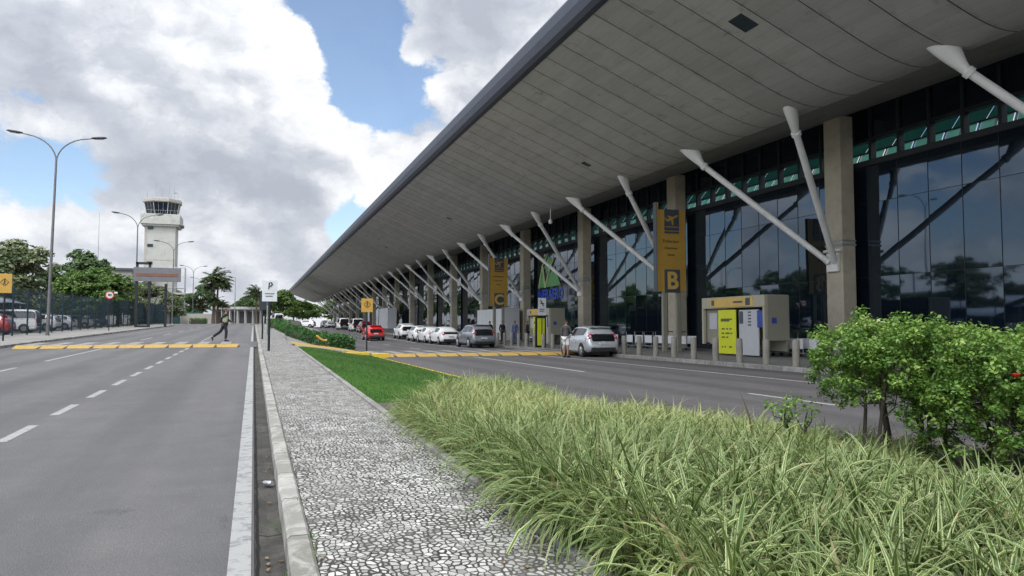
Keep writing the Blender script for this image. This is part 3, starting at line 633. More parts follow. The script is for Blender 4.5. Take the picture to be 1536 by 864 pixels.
while y < Y1:
    if y > Y0:
        for k in range(2):
            a = y+.06+k*.72; s_ = .26
            m.add([(GX+.75, a, 8.96), (GX+.75, a+.62, 8.96), (GX+1.34, a+.62+s_, 9.66), (GX+1.34, a+s_, 9.66)], [(0,1,2,3)])
            m3.add([(GX+.74, a+.62, 8.96), (GX+.74, a+.74, 8.96), (GX+1.33, a+.74+s_, 9.66), (GX+1.33, a+.62+s_, 9.66)], [(0,1,2,3)])
        m2.add([(GX+1.34, y, 9.68), (GX+1.34, y+1.49, 9.68), (GX+2.0, y+1.49, 10.5), (GX+2.0, y, 10.5)], [(0,1,2,3)])
    y += 1.511
tb(m, 'skylight_louvre', MATS['green_louvre']); tb(m2, 'upper_louvre', MATS['green_dark']); tb(m3, 'louvre_bar', MATS['dark_steel'])
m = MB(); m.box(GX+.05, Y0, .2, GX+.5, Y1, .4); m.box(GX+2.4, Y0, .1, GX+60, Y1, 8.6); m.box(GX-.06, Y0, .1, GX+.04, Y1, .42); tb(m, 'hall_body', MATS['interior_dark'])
# airport operator's emblem and name on the glass
def text(body, size, mat, name, parent, loc, rot, depth=.01, sx=1.0, align='CENTER', bold=0.0):
    cu = bpy.data.curves.new(name, 'FONT'); cu.body = body; cu.size = size; cu.extrude = depth; cu.align_x = align; cu.align_y = 'CENTER'; cu.offset = bold
    o = bpy.data.objects.new(name, cu); COL.objects.link(o); bpy.context.view_layer.update()
    me = bpy.data.meshes.new_from_object(o.evaluated_get(bpy.context.evaluated_depsgraph_get())); me.name = name
    bpy.data.objects.remove(o); me.materials.clear(); me.materials.append(mat)
    q = bpy.data.objects.new(name, me); COL.objects.link(q); q.parent = parent; q.location = loc; q.rotation_euler = rot; q.scale = (sx, 1, 1); return q
RY = (R(90), 0, 0)           # text facing -Y
RX = (R(90), 0, R(-90))      # text facing -X
E = thing('wall_emblem', (GX-.012, 62.4, 4.5), 'green peaked emblem above blue airport lettering on the glass facade', 'emblem')
text('INFRAERO', 1.32, MATS['logo_blue'], 'lettering', E, (-.012, 0, 0), RX, .01, 1.0, bold=.03)
m = MB()
def tri(pts, x0=-.04, x1=0): m.prism(pts, 0, x0, x1)
tri([(2.5,.75),(1.2,.75),(1.75,2.5)]); tri([(.9,.75),(-2.5,.75),(-1.1,2.6),(.0,1.9)]); tri([(1.4,2.6),(.3,3.6),(-.8,3.0),(.05,2.0)], -.03)
m.build('peak', MATS['logo_green'], E)
m = MB()
for a, b in (((2.6,.7),(1.65,2.8)), ((1.65,2.8),(1.0,.7)), ((1.0,.7),(-.2,2.5)), ((-.2,2.5),(-1.1,3.3)), ((1.65,2.8),(.4,3.8))):
    m.tube([(-.07, *a), (-.07, *b)], .09, 6)
m.build('peak_outline', MATS['logo_pale'], E)

r = thing('hanging_camera', (19.6, 47.5, 9.85), 'small white camera hanging on a rod under the canopy edge', 'camera')
MB().tube([(0,0,0.1),(0,0,-.75)], .03, 6).build('rod', MATS['white_steel'], r, smooth=True); MB().lathe([(.0,-1.08),(.10,-1.04),(.14,-.92),(.12,-.78),(.04,-.74)], 12).build('housing', MATS['white_steel'], r, smooth=True)
# columns with their pair of slanted struts
def make_column():
    r = thing('canopy_column', (24.97, 26.2, 0), '', 'column', 'columns carrying the canopy')
    m = MB(); m.box(-.37, -.5, 0, .37, .5, 10.95, .03); m.build('shaft', MATS['column_concrete'], r)
    m = MB(); m.box(-.40, -.53, 5.05, .40, .53, 5.16, .01); m.box(-.395, -.525, 5.24, .395, .525, 5.33, .01); m.build('collar', MATS['grey_steel'], r)
    m = MB(); m.box(-.52, -.34, 3.9, -.372, .34, 4.75, .02); m.tube([(-.46, -.52, 4.85), (-.46, .52, 4.85)], .07, 8); m.build('bracket', MATS['white_steel'], r)
    for s in (-1, 1):
        a = Vector((-.52, s*.18, 4.35)); b = Vector((-5.77, s*3.6, 9.80)); dv = (b-a)
        m = MB(); m.tube([a, a+dv*.03, a+dv*.5, a+dv*.86], [.16, .135, .145, .135], 14); st = m.build('strut', MATS['white_steel'], r, smooth=True)
        m = MB(); c = a+dv*.86; u = dv.normalized()
        m.tube([c-u*.12, c-u*.1, c+u*.06, c+u*.08], [.14, .19, .19, .15], 14)
        # flaring head whose foot lies flat against the soffit
        rs = []; hu = Vector((u.x, u.y, 0)).normalized(); hs = Vector((-hu.y, hu.x, 0)); side = hs; upv = side.cross(u)
        for k in range(6):
            f = k/5; p = (c+u*.08).lerp(b+Vector((0, 0, .06))-hu*.22, f); w_ = lerp(.145, .31, f**1.2); h_ = lerp(.145, .46, f**1.3)
            ax = upv.lerp(hu, f).normalized()
            rs.append([p + side*math.sin(q)*w_*(1-.15*f) + ax*math.cos(q)*h_ for q in [2*math.pi*i/16 for i in range(16)]])
        m.rings(rs); m.build('strut_head', MATS['white_steel'], st, smooth=True)
    return r
colp = make_column(); NB = {1: 'behind the B sign', 0: 'between the yellow kiosk and the leafy shrub', 2: 'between the silver hatchback and the lettering on the glass', 3: 'just right of the C sign', 4: 'just left of the C sign', -1: 'nearest the viewer at the edge of the view'}
for k in range(-1, 17):
    lab = 'tan concrete column with two white slanted struts, ' + NB.get(k, ORD[k-4] + ' beyond the C sign' if k > 4 else '')
    y = 26.2 + BAY*k
    o = colp if k == -1 else copy_tree(colp)
    o.location = (24.97, y, zt(y)+.14-.1); o['label'] = lab
    o.scale = (1, 1, (11.08-(zt(y)+.04))/11.0)

# ------------------------------------------------------------------ pylons, kiosks
def pylon(letter, x, y, label, first):
    z = zt(y)+.15; r = thing('gate_sign', (x, y, z), label, 'sign', 'tall yellow gate signs at the kerb'); H0 = 3.15; H1 = 7.55; w_ = .82
    m = MB()
    for s in (-1, 1): m.box(s*.42-.13, -.09, 0, s*.42+.13, .09, H0+.3, .01)
    for i, v in enumerate(m.v): pass
    m.build('post', MATS['clad_grey'], r)
    m = MB(); m.box(-w_, -.1, H0, w_, .1, H1-.05, .01); m.box(-w_-.1, -.14, H0, -w_, .16, H1+.32, .01); m.build('sign_board', MATS['sign_yellow'], r)
    m = MB(); m.box(-w_-.13, -.16, H0, -w_-.1, .18, H1+.33, .005); m.build('edge_strip', MATS['sign_grey'], r)
    b = MB().box(-.44, -.13, H1-1.15, .44, -.09, H1-.02).box(-.44, -.13, H1-1.3, .44, -.09, H1-1.2).build('icon_panel', MATS['sign_grey'], r)
    m = MB()  # departing aeroplane pictogram
    p = lambda a, c: (a, H1-.62+c)
    m.prism([p(-.36,.0), p(-.26,-.07), p(.30,.20), p(.38,.30), p(.28,.30), p(-.20,.10)], 1, -.15, -.128)
    m.prism([p(-.10,.10), p(.05,.19), p(-.20,.26), p(-.28,.24)], 1, -.149, -.127); m.prism([p(-.06,.02), p(.08,.09), p(.10,-.22), p(.02,-.25)], 1, -.149, -.127)
    m.prism([p(-.36,.0), p(-.30,.02), p(-.40,.16), p(-.46,.15)], 1, -.149, -.127); m.prism([p(-.40,-.36), p(.40,-.36), p(.40,-.32), p(-.40,-.32)], 1, -.149, -.127)
    m.build('aeroplane_icon', MATS['sign_yellow'], b)
    b2 = MB().box(-.46, -.135, H0-.05, .46, -.09, H0+1.18).build('letter_panel', MATS['sign_grey'], r)
    text(letter, 1.25, MATS['header_yellow'], 'letter', b2, (0, -.14, H0+.55), RY, .012, bold=.035)
    for k, (s, tx) in enumerate(((.24, 'Embarque'), (.17, 'Departures'), (.17, 'Salidas'))): text(tx, s, MATS['sign_text'], 'lettering', r, (-.05, -.105, H1-1.72-k*.36), RY, .006)
    return r
pylon('B', 20.85, 33.8, 'tall yellow and grey sign with the letter B before the glass facade', 1)
pylon('C', 20.85, 62.8, 'tall yellow and grey sign with the letter C beyond the parked grey SUV', 0)
def kiosk(x, y, L, label, yellow=True):
    z = zt(y)+.145; r = thing('kiosk', (x, y, z), label, 'kiosk', 'kerbside kiosks'); D = 1.25; H = 2.68
    m = MB(); m.box(.0, 0, H-.52, D, L, H, .02); m.box(0, 0, 0, .14, .13, H-.52, .01); m.box(0, L-.13, .5, .14, L, H-.52, .01); m.build('frame', MATS['kiosk_frame'], r)
    m = MB(); m.box(.14, -.02, .72, D+.02, .08, H-.02, .01); m.build('side_panel', MATS['clad_grey'], r)
    m = MB(); m.box(D-.08, .08, .25, D, L, H-.52); m.box(.14, L-.09, .55, D-.08, L, H-.52); m.prism([(L-1.75, .05), (L-.13, .62), (L-.13, H-.54), (L-1.75, H-.54)], 0, .2, .26); m.build('back_wall', MATS['clad_grey'], r)
    h = MB().box(-.03, .75, H-.47, -.002, L-.75, H-.06, .005).build('header_sign', MATS['header_yellow'], r)
    m = MB(); m.box(-.045, L-1.05, H-.38, -.03, L-.85, H-.14); m.box(-.045, .92, H-.42, -.03, 1.22, H-.1); m.box(-.045, 1.45, H-.30, -.03, 2.1, H-.22)
    m.build('pictogram', MATS['sign_grey'], h)
    p = MB().box(.05, 2.05, .08, .10, 3.35, H-.60, .008).build('poster', MATS['poster_yellow'], r)
    m = MB()
    for zz, a, b in ((1.62,2.3,3.15),(1.55,2.5,3.15),(1.18,2.35,2.5),(1.18,2.6,2.75),(1.18,2.85,3.1),(.98,2.3,2.42),(.98,2.5,2.8),(.98,2.9,3.1),(.80,2.6,2.75),(.80,2.85,3.1),(.36,2.35,2.55),(.36,2.8,2.9),(.36,3.0,3.1)): m.box(.04, a, zz, .05, b, zz+.07)
    m.build('print', MATS['poster_ink'], p)
    p = MB().box(.12, .55, .06, .17, 1.9, H-.62, .008).build('notice_board', MATS['poster_white'], r)
    m = MB(); m.box(.10, .18, 1.28, .15, .62, H-.66)
    m.build('blue_notice', MATS['poster_blue'], r)
    m = MB()
    for k in range(5): m.box(.105, 1.05, 1.36+k*.14, .12, 1.25, 1.42+k*.14)
    m.box(.105, 1.6, 1.45, .12, 1.85, 2.0); m.build('print', MATS['sign_grey'], p)
    MB().box(.185, L-.95, 1.2, .2, L-.35, 1.95, .004).build('paper_notice', MATS['poster_white'], r)
    MB().box(.35, -.035, 1.45, .6, -.02, 1.7, .002).build('blue_sticker', MATS['poster_blue'], r)
    return r
k1 = kiosk(20.4, 25.75, 4.6, 'beige kiosk with yellow header and tall yellow poster behind the bollards near the B sign')
again(k1, (20.4, 49.8, zt(49.8)+.145), 0, 'beige kiosk beyond the silver hatchback, half hidden by a black framed yellow totem')
# totem and parking sign
r = thing('advert_totem', (17.25, 43.5, zt(43)+.15), 'black framed yellow advert totem standing behind the crossing', 'advert totem')
MB().box(-.36, -.07, 0, .36, .07, 1.95, .015).build('frame', MATS['black_metal'], r)
MB().box(-.25, -.085, .12, .25, -.068, 1.85, .004).build('poster', MATS['poster_yellow'], r)
r = thing('parking_sign', (17.1, 42.9, zt(42)+.15), 'white parking sign on a thin post above the yellow advert totem', 'road sign')
MB().tube([(0,0,0),(0,0,3.15)], .03, 8).build('post', MATS['black_metal'], r, smooth=True)
b = MB().box(-.27, -.05, 2.02, .27, -.03, 3.12, .006).build('plate', MATS['sign_white'], r)
m = MB(); m.prism([(-.16,2.98),(-.08,2.98),(.14,2.60),(.06,2.60)], 1, -.06, -.048); m.box(-.12,-.06,2.74,.12,-.049,2.80); m.box(-.16,-.06,2.38,.16,-.049,2.43); m.box(-.16,-.06,2.26,.10,-.049,2.31); m.build('marking', MATS['sign_text'], b)
# hoardings at the doors
def cabin(x, y, L, H, D, label):
    r = thing('door_hoarding', (x, y, zt(y)+.145), label, 'hoarding', 'white hoardings at the facade')
    MB().box(0, 0, 0, D, L, H, .02).build('panel', MATS['panel_white'], r)
    m = MB()
    for k in range(1, int(L/1.2)): m.box(-.008, k*1.2-.012, .02, .001, k*1.2+.012, H-.02)
    m.build('seam', MATS['grey_steel'], r)
    return r
cabin(22.7, 66.5, 9.2, 3.05, 1.5, 'white panelled hoarding behind the C sign'); cabin(22.6, 131, 9.5, 3.7, 1.6, 'white panelled hoarding standing far off above the red hatchback')

# ------------------------------------------------------------------ bollards
r0 = None
for k in range(-6, 27):
    y = 19.9+1.5*k; p = (17.0, y, zt(y)+.14)
    if k == 0: lab = 'grey concrete bollard right of the yellow kiosk, half hidden by the shrub'
    elif k < 0: lab = 'grey concrete bollard hidden behind the shrub, %s toward the viewer from the kiosk' % ORD[-k-1]
    else: lab = 'grey concrete bollard on the terminal kerb, %s beyond the one beside the shrub' % (ORD[k-1] if k <= 20 else 'twenty ' + ORD[k-21])
    if r0 is None:
        m = MB(); m.lathe([(.115,0),(.12,.03),(.12,.82),(.112,.86),(.09,.885),(.0,.89)], 18)
        r0 = m.build('bollard', MATS['bollard_concrete'], smooth=True); o = r0
    else: o = r0.copy(); COL.objects.link(o)
    o.location = p; o.rotation_euler = (R(random.uniform(-1, 1)), R(random.uniform(-1, 1)), random.uniform(0, 6)); tag(o, lab, 'bollard', 'concrete bollards along the terminal kerb')
# ------------------------------------------------------------------ luggage carts
def make_cart():
    r = thing('luggage_cart', (0,0,0), '', 'luggage cart', 'luggage carts lined up before the facade')
    m = MB()
    for s in (-1, 1):
        m.tube([(s*.28,-.45,.16),(s*.30,.42,.16),(s*.30,.50,.30),(s*.30,.58,1.02)], .018, 6)
    for y in (-.45, -.15, .15, .42): m.tube([(-.29, y, .16), (.29, y, .16)], .014, 6)
    m.tube([(-.30,.5,.32),(.30,.5,.32)], .016, 6); m.tube([(-.30,.55,.75),(.30,.55,.75)], .016, 6); m.build('frame', MATS['galvanised'], r, smooth=True)
    m = MB(); m.tube([(-.33,.58,1.03),(.33,.58,1.03)], .026, 8); m.build('handle', MATS['trim_black'], r, smooth=True)
    MB().box(-.345, -.42, .36, -.325, .42, .80, .01).build('advert_board', MATS['panel_white'], r); MB().box(.325, -.42, .36, .345, .42, .80, .01).build('advert_board', MATS['panel_white'], r)
    m = MB(); m.tube([(-.33,-.40,.36),(-.30,-.40,.16)], .014, 6); m.tube([(.33,-.40,.36),(.30,-.40,.16)], .014, 6); m.tube([(-.32,.40,.80),(.32,.40,.80)], .012, 6); m.build('basket_rail', MATS['galvanised'], r)
    for x, y in ((-.24,.40),(.24,.40),(0,-.40)):
        m = MB(); m.tube([(x-.025,y,.085),(x+.025,y,.085)], .085, 12); m.build('wheel', MATS['tyre'], r, smooth=True)
    return r
cp = None; spots = [(y, 'right of the yellow kiosk') for y in (22.6, 23.7, 24.9, 26.0, 27.2)] + [(y, 'left of the yellow kiosk') for y in (35.2, 36.3, 37.5, 38.6, 39.8, 40.9)] + [(y, 'behind the silver hatchback') for y in (44.2, 45.4, 46.6, 47.8)] + [(y, 'beyond the yellow totem') for y in (56.0, 57.2, 58.4, 59.6)]
cnt = {}
for y, wh in spots:
    cnt[wh] = cnt.get(wh, 0)+1
    if cp is None: cp = make_cart(); o = cp
    else: o = copy_tree(cp)
    o.location = (22.6+random.uniform(-.08,.08), y, zt(y)+.145); o.rotation_euler = (0, 0, R(random.uniform(-5, 5)))
    o['label'] = 'steel luggage cart with white side board, %s in the row %s' % (ORD[cnt[wh]-1], wh)

# ------------------------------------------------------------------ cars
def car_rings(L, W, st):
    rs = []
    for t_, pl, zb, zbelt, zt_, wt in st:
        w_ = W/2*pl; y = -L/2+t_*L; zt2 = max(zt_, zbelt+.03); wt_ = W/2*wt
        h = [(0,zb),(w_*.86,zb),(w_*.985,zb+.10),(w_,.5*(zb+zbelt)+.06),(w_*.975,zbelt),(wt_,zt2-.05 if zt2-zbelt > .12 else zt2-.012),(wt_*.6,zt2-.008),(0,zt2)]
        rs.append((y, h))
    return rs
SPEC = {
 'hatch': (3.97,1.74,[(0,.72,.40,.56,.62,.62),(.012,.86,.33,.74,.80,.74),(.03,.92,.27,.90,.98,.76),(.06,.955,.24,.97,1.12,.72),(.10,.975,.22,1.0,1.29,.69),(.145,.99,.2,1.0,1.42,.66),(.20,1,.2,1.0,1.475,.66),(.32,1,.19,.98,1.50,.67),(.45,1,.19,.96,1.495,.68),(.55,1,.19,.945,1.455,.68),(.63,1,.19,.935,1.32,.70),(.70,.995,.2,.93,1.12,.74),(.755,.99,.2,.915,.985,.78),(.85,.97,.21,.86,.91,.76),(.93,.92,.23,.78,.82,.72),(.98,.84,.28,.66,.70,.66),(1.0,.70,.38,.55,.58,.58)]),
 'suv': (4.30,1.80,[(0,.78,.44,.62,.68,.68),(.012,.90,.38,.84,.90,.78),(.03,.94,.32,1.0,1.12,.78),(.06,.965,.28,1.06,1.30,.74),(.10,.98,.26,1.07,1.46,.71),(.15,.99,.25,1.07,1.56,.69),(.22,1,.25,1.06,1.60,.69),(.36,1,.24,1.04,1.62,.70),(.48,1,.24,1.02,1.61,.70),(.57,1,.24,1.01,1.56,.70),(.645,1,.24,1.0,1.40,.72),(.71,.995,.25,.99,1.17,.76),(.75,.99,.25,.985,1.05,.80),(.86,.97,.26,.94,.99,.78),(.94,.92,.28,.86,.90,.74),(.985,.85,.33,.72,.76,.68),(1.0,.72,.42,.60,.63,.60)]),
 'sedan': (4.45,1.75,[(0,.76,.42,.62,.68,.66),(.012,.88,.34,.84,.90,.76),(.03,.93,.28,.95,.99,.76),(.08,.96,.24,.985,1.03,.76),(.13,.98,.22,.99,1.06,.74),(.19,.99,.2,.985,1.22,.70),(.26,1,.2,.98,1.38,.67),(.33,1,.19,.97,1.45,.66),(.42,1,.19,.96,1.47,.66),(.52,1,.19,.945,1.45,.67),(.60,1,.19,.935,1.34,.68),(.67,.995,.2,.925,1.14,.73),(.73,.99,.2,.915,.99,.77),(.84,.97,.21,.87,.92,.75),(.93,.92,.23,.79,.83,.71),(.98,.84,.28,.67,.71,.65),(1.0,.70,.38,.56,.59,.58)]),
 'van': (4.7,1.85,[(0,.90,.42,.80,.90,.82),(.008,.95,.34,1.05,1.30,.83),(.02,.97,.28,1.10,1.66,.82),(.04,.985,.26,1.12,1.86,.80),(.08,.99,.24,1.12,1.95,.79),(.2,1,.24,1.11,1.98,.79),(.4,1,.24,1.10,1.98,.79),(.58,1,.24,1.08,1.96,.79),(.68,1,.24,1.06,1.86,.78),(.77,.995,.24,1.05,1.52,.78),(.84,.99,.25,1.04,1.16,.80),(.90,.97,.26,.98,1.04,.78),(.96,.91,.28,.86,.90,.72),(.99,.82,.34,.70,.74,.66),(1.0,.70,.42,.60,.63,.60)])}
def make_car(kind, paint, label, name='parked_car', cat='car', group=None):
    L, W_, st = SPEC[kind]; r = thing(name, (0,0,0), label, cat, group); rs = car_rings(L, W_, st)
    full = []
    for y, h in rs: full.append([(x, y, z) for x, z in h] + [(-x, y, z) for x, z in h[-2:0:-1]])
    m = MB(); m.rings(full); body = m.build('body', MATS[paint], r, smooth=True)
    iH = max(range(len(st)), key=lambda i: st[i][4])
    def P(i, side, a):   # point on side glass: a=0 belt, 1 roof edge
        y, h = rs[i]; x = lerp(h[4][0], h[5][0], a); z = lerp(h[4][1], h[5][1], a); return (side*(x+.006), y, z+.002)
    gi = [i for i in range(len(st)) if st[i][4]-st[i][3] > .20]
    a0 = gi[0]+(1 if kind != 'van' else 1); b0 = gi[-1]
    for s in (-1, 1):
        m = MB(); run = [i for i in gi if i >= a0]
        for i, j in zip(run, run[1:]):
            top0 = .86 if st[i][4]-st[i][3] > .3 else .7; top1 = .86 if st[j][4]-st[j][3] > .3 else .7
            m.add([P(i,s,.10), P(j,s,.10), P(j,s,top1), P(i,s,top0)], [(0,1,2,3)])
        g = m.build('side_window', MATS['car_glass'], r, smooth=True)
        m = MB()
        for tt in ((.36, .40) if kind != 'van' else (.30, .34, .58, .61)):
            pass
        yb = -L/2 + (.40 if kind != 'van' else .55)*L; i = min(gi, key=lambda q: abs(rs[q][0]-yb)); p0 = Vector(P(i, s, .06)); p1 = Vector(P(i, s, .90))
        off = Vector((s*.006, 0, 0)); wv = Vector((0, .035, 0)); m.add([p0-wv+off, p0+wv+off, p1+wv*.8+off, p1-wv*.8+off], [(0,1,2,3)]); m.build('pillar', MATS['trim_black'], g)
    def top_glass(nm, i0, i1, lo, hi, lowx):
        m = MB(); pts = []
        for k in range(5):
            f = lerp(lo, hi, k/4); q = i0+f*(i1-i0); i = min(int(q), len(rs)-2); a = q-i
            y = lerp(rs[i][0], rs[i+1][0], a); z7 = lerp(rs[i][1][7][1], rs[i+1][1][7][1], a); x5 = lerp(rs[i][1][5][0], rs[i+1][1][5][0], a); z5 = lerp(rs[i][1][5][1], rs[i+1][1][5][1], a)
            sgn = -1 if nm == 'rear_window' else 1
            row = []
            for fx in (-.90, -.6, 0, .6, .90):
                z = z7-.008*abs(fx)/.6 if abs(fx) <= .6 else lerp(z7-.008, z5, (abs(fx)-.6)/.4)
                row.append((x5*fx, y+sgn*.010, z+.010))
            pts.append(row)
        m.rings(pts, cap=False, closed=False); return m.build(nm, MATS['car_glass'], r, smooth=True)
    steep = [i for i in range(iH) if st[i][4] > st[i][3]+.05]
    i0 = steep[0]; top_glass('rear_window', i0, i0+3, .25 if kind != 'van' else -.3, .95, 0)
    fr = [i for i in range(iH, len(st)) if st[i][4] > st[i][3]+.06]; top_glass('windshield', fr[-1]-3, fr[-1], .10, .95, 0)
    wr = .31 if kind in ('hatch', 'sedan') else .345
    for y in (-L/2+.19*L, L/2-.19*L):
        for s in (-1, 1):
            x = s*(W_/2-.02)
            m = MB(); m.tube([(x-s*.10, y, wr+.02), (x+s*.028, y, wr+.02)], wr+.045, 22); wl = m.build('wheel', MATS['trim_black'], r, smooth=True)
            m = MB(); m.tube([(x-s*.18, y, wr), (x+s*.015, y, wr), (x+s*.034, y, wr)], [wr, wr, wr*.94], 22); m.build('tyre', MATS['tyre'], wl, smooth=True)
            m = MB(); m.tube([(x+s*.02, y, wr), (x+s*.042, y, wr)], [wr*.66, wr*.60], 18); 
            for q in range(5):
                an = 2*math.pi*q/5; m.tube([(x+s*.045, y, wr), (x+s*.045, y+math.cos(an)*wr*.6, wr+math.sin(an)*wr*.6)], .022, 5)
            m.build('rim', MATS['rim'], wl)
    zbel = st[3][3]
    tz0, tz1 = {'hatch': (.86,1.16), 'suv': (.92,1.10), 'sedan': (.78,.96), 'van': (.75,1.25)}[kind]
    for s in (-1, 1):
        m = MB(); pts = []
        for k in range(5):
            z = lerp(tz0, tz1, k/4)
            # follow body outline at this height near the rear corner
            i = next((q for q in range(len(st)) if st[q][4] >= z+.02), 3); y, h = rs[max(i,1)]
            xo = h[4][0]+.012 if z <= h[4][1] else lerp(h[4][0], h[5][0], min(1, (z-h[4][1])/max(.05, h[5][1]-h[4][1])))+.012
            pts.append([(s*(xo-.20), y-.035, z), (s*(xo-.01), y-.030, z), (s*xo, y+.16, z)])
        m.rings(pts, cap=False, closed=False); m.build('tail_light', MATS['tail_red'], r, smooth=True)
        m = MB(); yh = L/2-.06*L; m.box(s*W_*.30, yh-.14, .62, s*W_*.455, yh+.075, .76, .03); m.build('headlight', MATS['lamp_clear'], r, smooth=True)
        m = MB(); ym = -L/2+(.655 if kind != 'van' else .76)*L; m.box(s*(W_/2-.03), ym-.05, .95 if kind != 'van' else 1.12, s*(W_/2+.15), ym+.06, 1.09 if kind != 'van' else 1.32, .03); m.build('mirror', MATS[paint], r, smooth=True)
        m = MB(); m.tube([(s*(W_/2-.012), -L/2+.42*L, .83), (s*(W_/2-.012), -L/2+.46*L, .83)], .016, 6); m.build('door_handle', MATS['trim_black'], r)
    m = MB(); m.box(-W_*.36, -L/2-.012, .27, W_*.36, -L/2+.25, .47, .03); m.build('rear_bumper', MATS['trim_black'], r)
    m = MB(); m.box(-W_*.34, L/2-.2, .27, W_*.34, L/2+.008, .46, .03); m.build('front_grille', MATS['trim_black'], r)
    m = MB(); m.box(-.22, -L/2-.03, .60 if kind != 'van' else .66, .22, -L/2+.04, .72 if kind != 'van' else .78, .006); m.build('number_plate', MATS['plate'], r)
    m = MB(); m.box(-.45, -L/2+.35, .12, .45, L/2-.35, .3); m.build('underbody', MATS['trim_black'], r)
    if kind in ('hatch', 'suv'):
        i = iH; m = MB(); y = rs[3 if kind == 'hatch' else 4][0]
        y2 = -L/2+.135*L; m.box(-W_*.30, y2-.16, st[5][4]-.01, W_*.30, y2+.10, st[5][4]+.03, .012); m.build('spoiler', MATS[paint], r)
    return r
def put(o, x, y, z=None, rz=0): o.location = (x, y, zt(y)+.006 if z is None else z); o.rotation_euler = (0, 0, R(rz)); return o
G = 'cars waiting along the terminal kerb'
hat = put(make_car('hatch', 'paint_silver', 'silver hatchback parked nearest by the kerb with red lamps', group=G), 15.9, 33.6, rz=-3.5)
suv = put(make_car('suv', 'paint_grey', 'grey SUV with dark rear window stopped beyond the crossing', group=G), 14.85, 50.1, rz=1)
sed = put(make_car('sedan', 'paint_white', 'white sedan stopped just beyond the grey SUV', group=G), 15.0, 59.6, rz=1)
put(again(sed, (0,0,0), 0, 'white sedan second in the queue beyond the grey SUV', G), 15.1, 65.0, rz=.5)
wh = put(make_car('hatch', 'paint_white', 'white hatchback between the white sedans and the white SUV', group=G), 15.1, 70.0)
wsuv = put(make_car('suv', 'paint_white', 'white SUV at the far end of the white queue', group=G), 15.2, 77.6)
put(make_car('hatch', 'paint_red', 'bright red hatchback driving away in the middle of the road', name='moving_car', group='cars driving off'), 11.2, 73.2)
put(make_car('suv', 'paint_maroon', 'dark red SUV stopped far ahead of the red hatchback', group=G), 14.7, 104)
wv = put(make_car('van', 'paint_white', 'white van parked just beyond the dark red SUV', cat='van', group=G), 14.7, 113)
put(again(wv, (0,0,0), 0, 'white van farther along, second beyond the dark red SUV', G), 14.3, 127)
put(make_car('sedan', 'paint_silver', 'silver sedan far down the kerb near the green trees', group=G), 14.2, 148)
put(again(suv, (0,0,0), 0, 'grey SUV far off at the end of the kerb', G), 14.6, 163)
put(again(wv, (0,0,0), 0, 'white van standing beyond the median hedge', 'vehicles beyond the hedge'), 4.3, 150, zm(150)+.0, 8)
put(again(wsuv, (0,0,0), 0, 'white SUV facing sideways beyond the hedge under the trees', 'vehicles beyond the hedge'), 10.2, 160, zt(160)+.1, 70)

# ------------------------------------------------------------------ street lamps
def make_lamp():
    r = thing('street_lamp', (0,0,0), '', 'street lamp', 'tall twin arm street lamps')
    m = MB(); m.tube([(0,0,0),(0,0,.3),(0,0,11.9)], [.13,.115,.065], 12); m.build('pole', MATS['lamp_post'], r, smooth=True)
    m = MB(); m.lathe([(.17,0),(.17,.03),(.10,.06),(.0,.06)], 12); m.build('base_plate', MATS['galvanised'], r)
    for s in (-1, 1):
        pts = [(0, 0, 11.7)]
        for k in range(1, 9):
            a = k/8*R(82); pts.append((s*(2.05*(1-math.cos(a))), 0, 11.75+1.75*math.sin(a)))
        pts.append((s*2.15, 0, 13.55)); m = MB(); m.tube(pts, [.055]+[.045]*8+[.04], 8); ar = m.build('arm', MATS['lamp_post'], r, smooth=True)
        rs = []
        for q, w_, h_ in ((0,.05,.05),(.12,.13,.07),(.45,.17,.085),(.85,.16,.075),(1.0,.06,.03)):
            c = Vector((s*(2.05+q*.95), 0, 13.56+q*.10)); rs.append([(c.x, c.y+w_*math.cos(a), c.z+h_*math.sin(a)) for a in [2*math.pi*i/12 for i in range(12)]])
        m = MB(); m.rings(rs); hd = m.build('lamp_head', MATS['lamp_head'], ar, smooth=True)
        m = MB(); m.rings([[(s*(2.05+q*.95), w_*math.cos(a), 13.53+q*.09-.05+h_*math.sin(a)) for a in [2*math.pi*i/10 for i in range(10)]] for q, w_, h_ in ((.2,.08,.02),(.5,.12,.03),(.8,.10,.02))]); m.build('lens', MATS['lamp_lens'], hd, smooth=True)
    return r
lp = None
for i, (x, y, lab, sc_z) in enumerate(((-12.95, 56.5, 'tall twin arm street lamp on the left pavement before the big trees', 1.0), (-14.2, 104, 'twin arm street lamp just left of the control tower', 1.06),
        (-12.3, 129, 'twin arm street lamp standing in front of the control tower', .98), (-13.2, 183, 'twin arm street lamp right of the control tower, nearer one', .98), (-14.2, 226, 'twin arm street lamp right of the control tower, farther one', .98),
        (-34, 118, 'lamp top rising out of the tree crowns at far left', .86), (-13.25, 8, 'twin arm street lamp seen only as a mirror image in the right hand glass', 1.0))):
    if lp is None: lp = make_lamp(); o = lp
    else: o = copy_tree(lp)
    o.location = (x, y, zm(y)+.1); o['label'] = lab; o.scale = (1, 1, sc_z); o.rotation_euler = (0, R(.9) if i == 0 else 0, R(4 if i % 2 else -3))

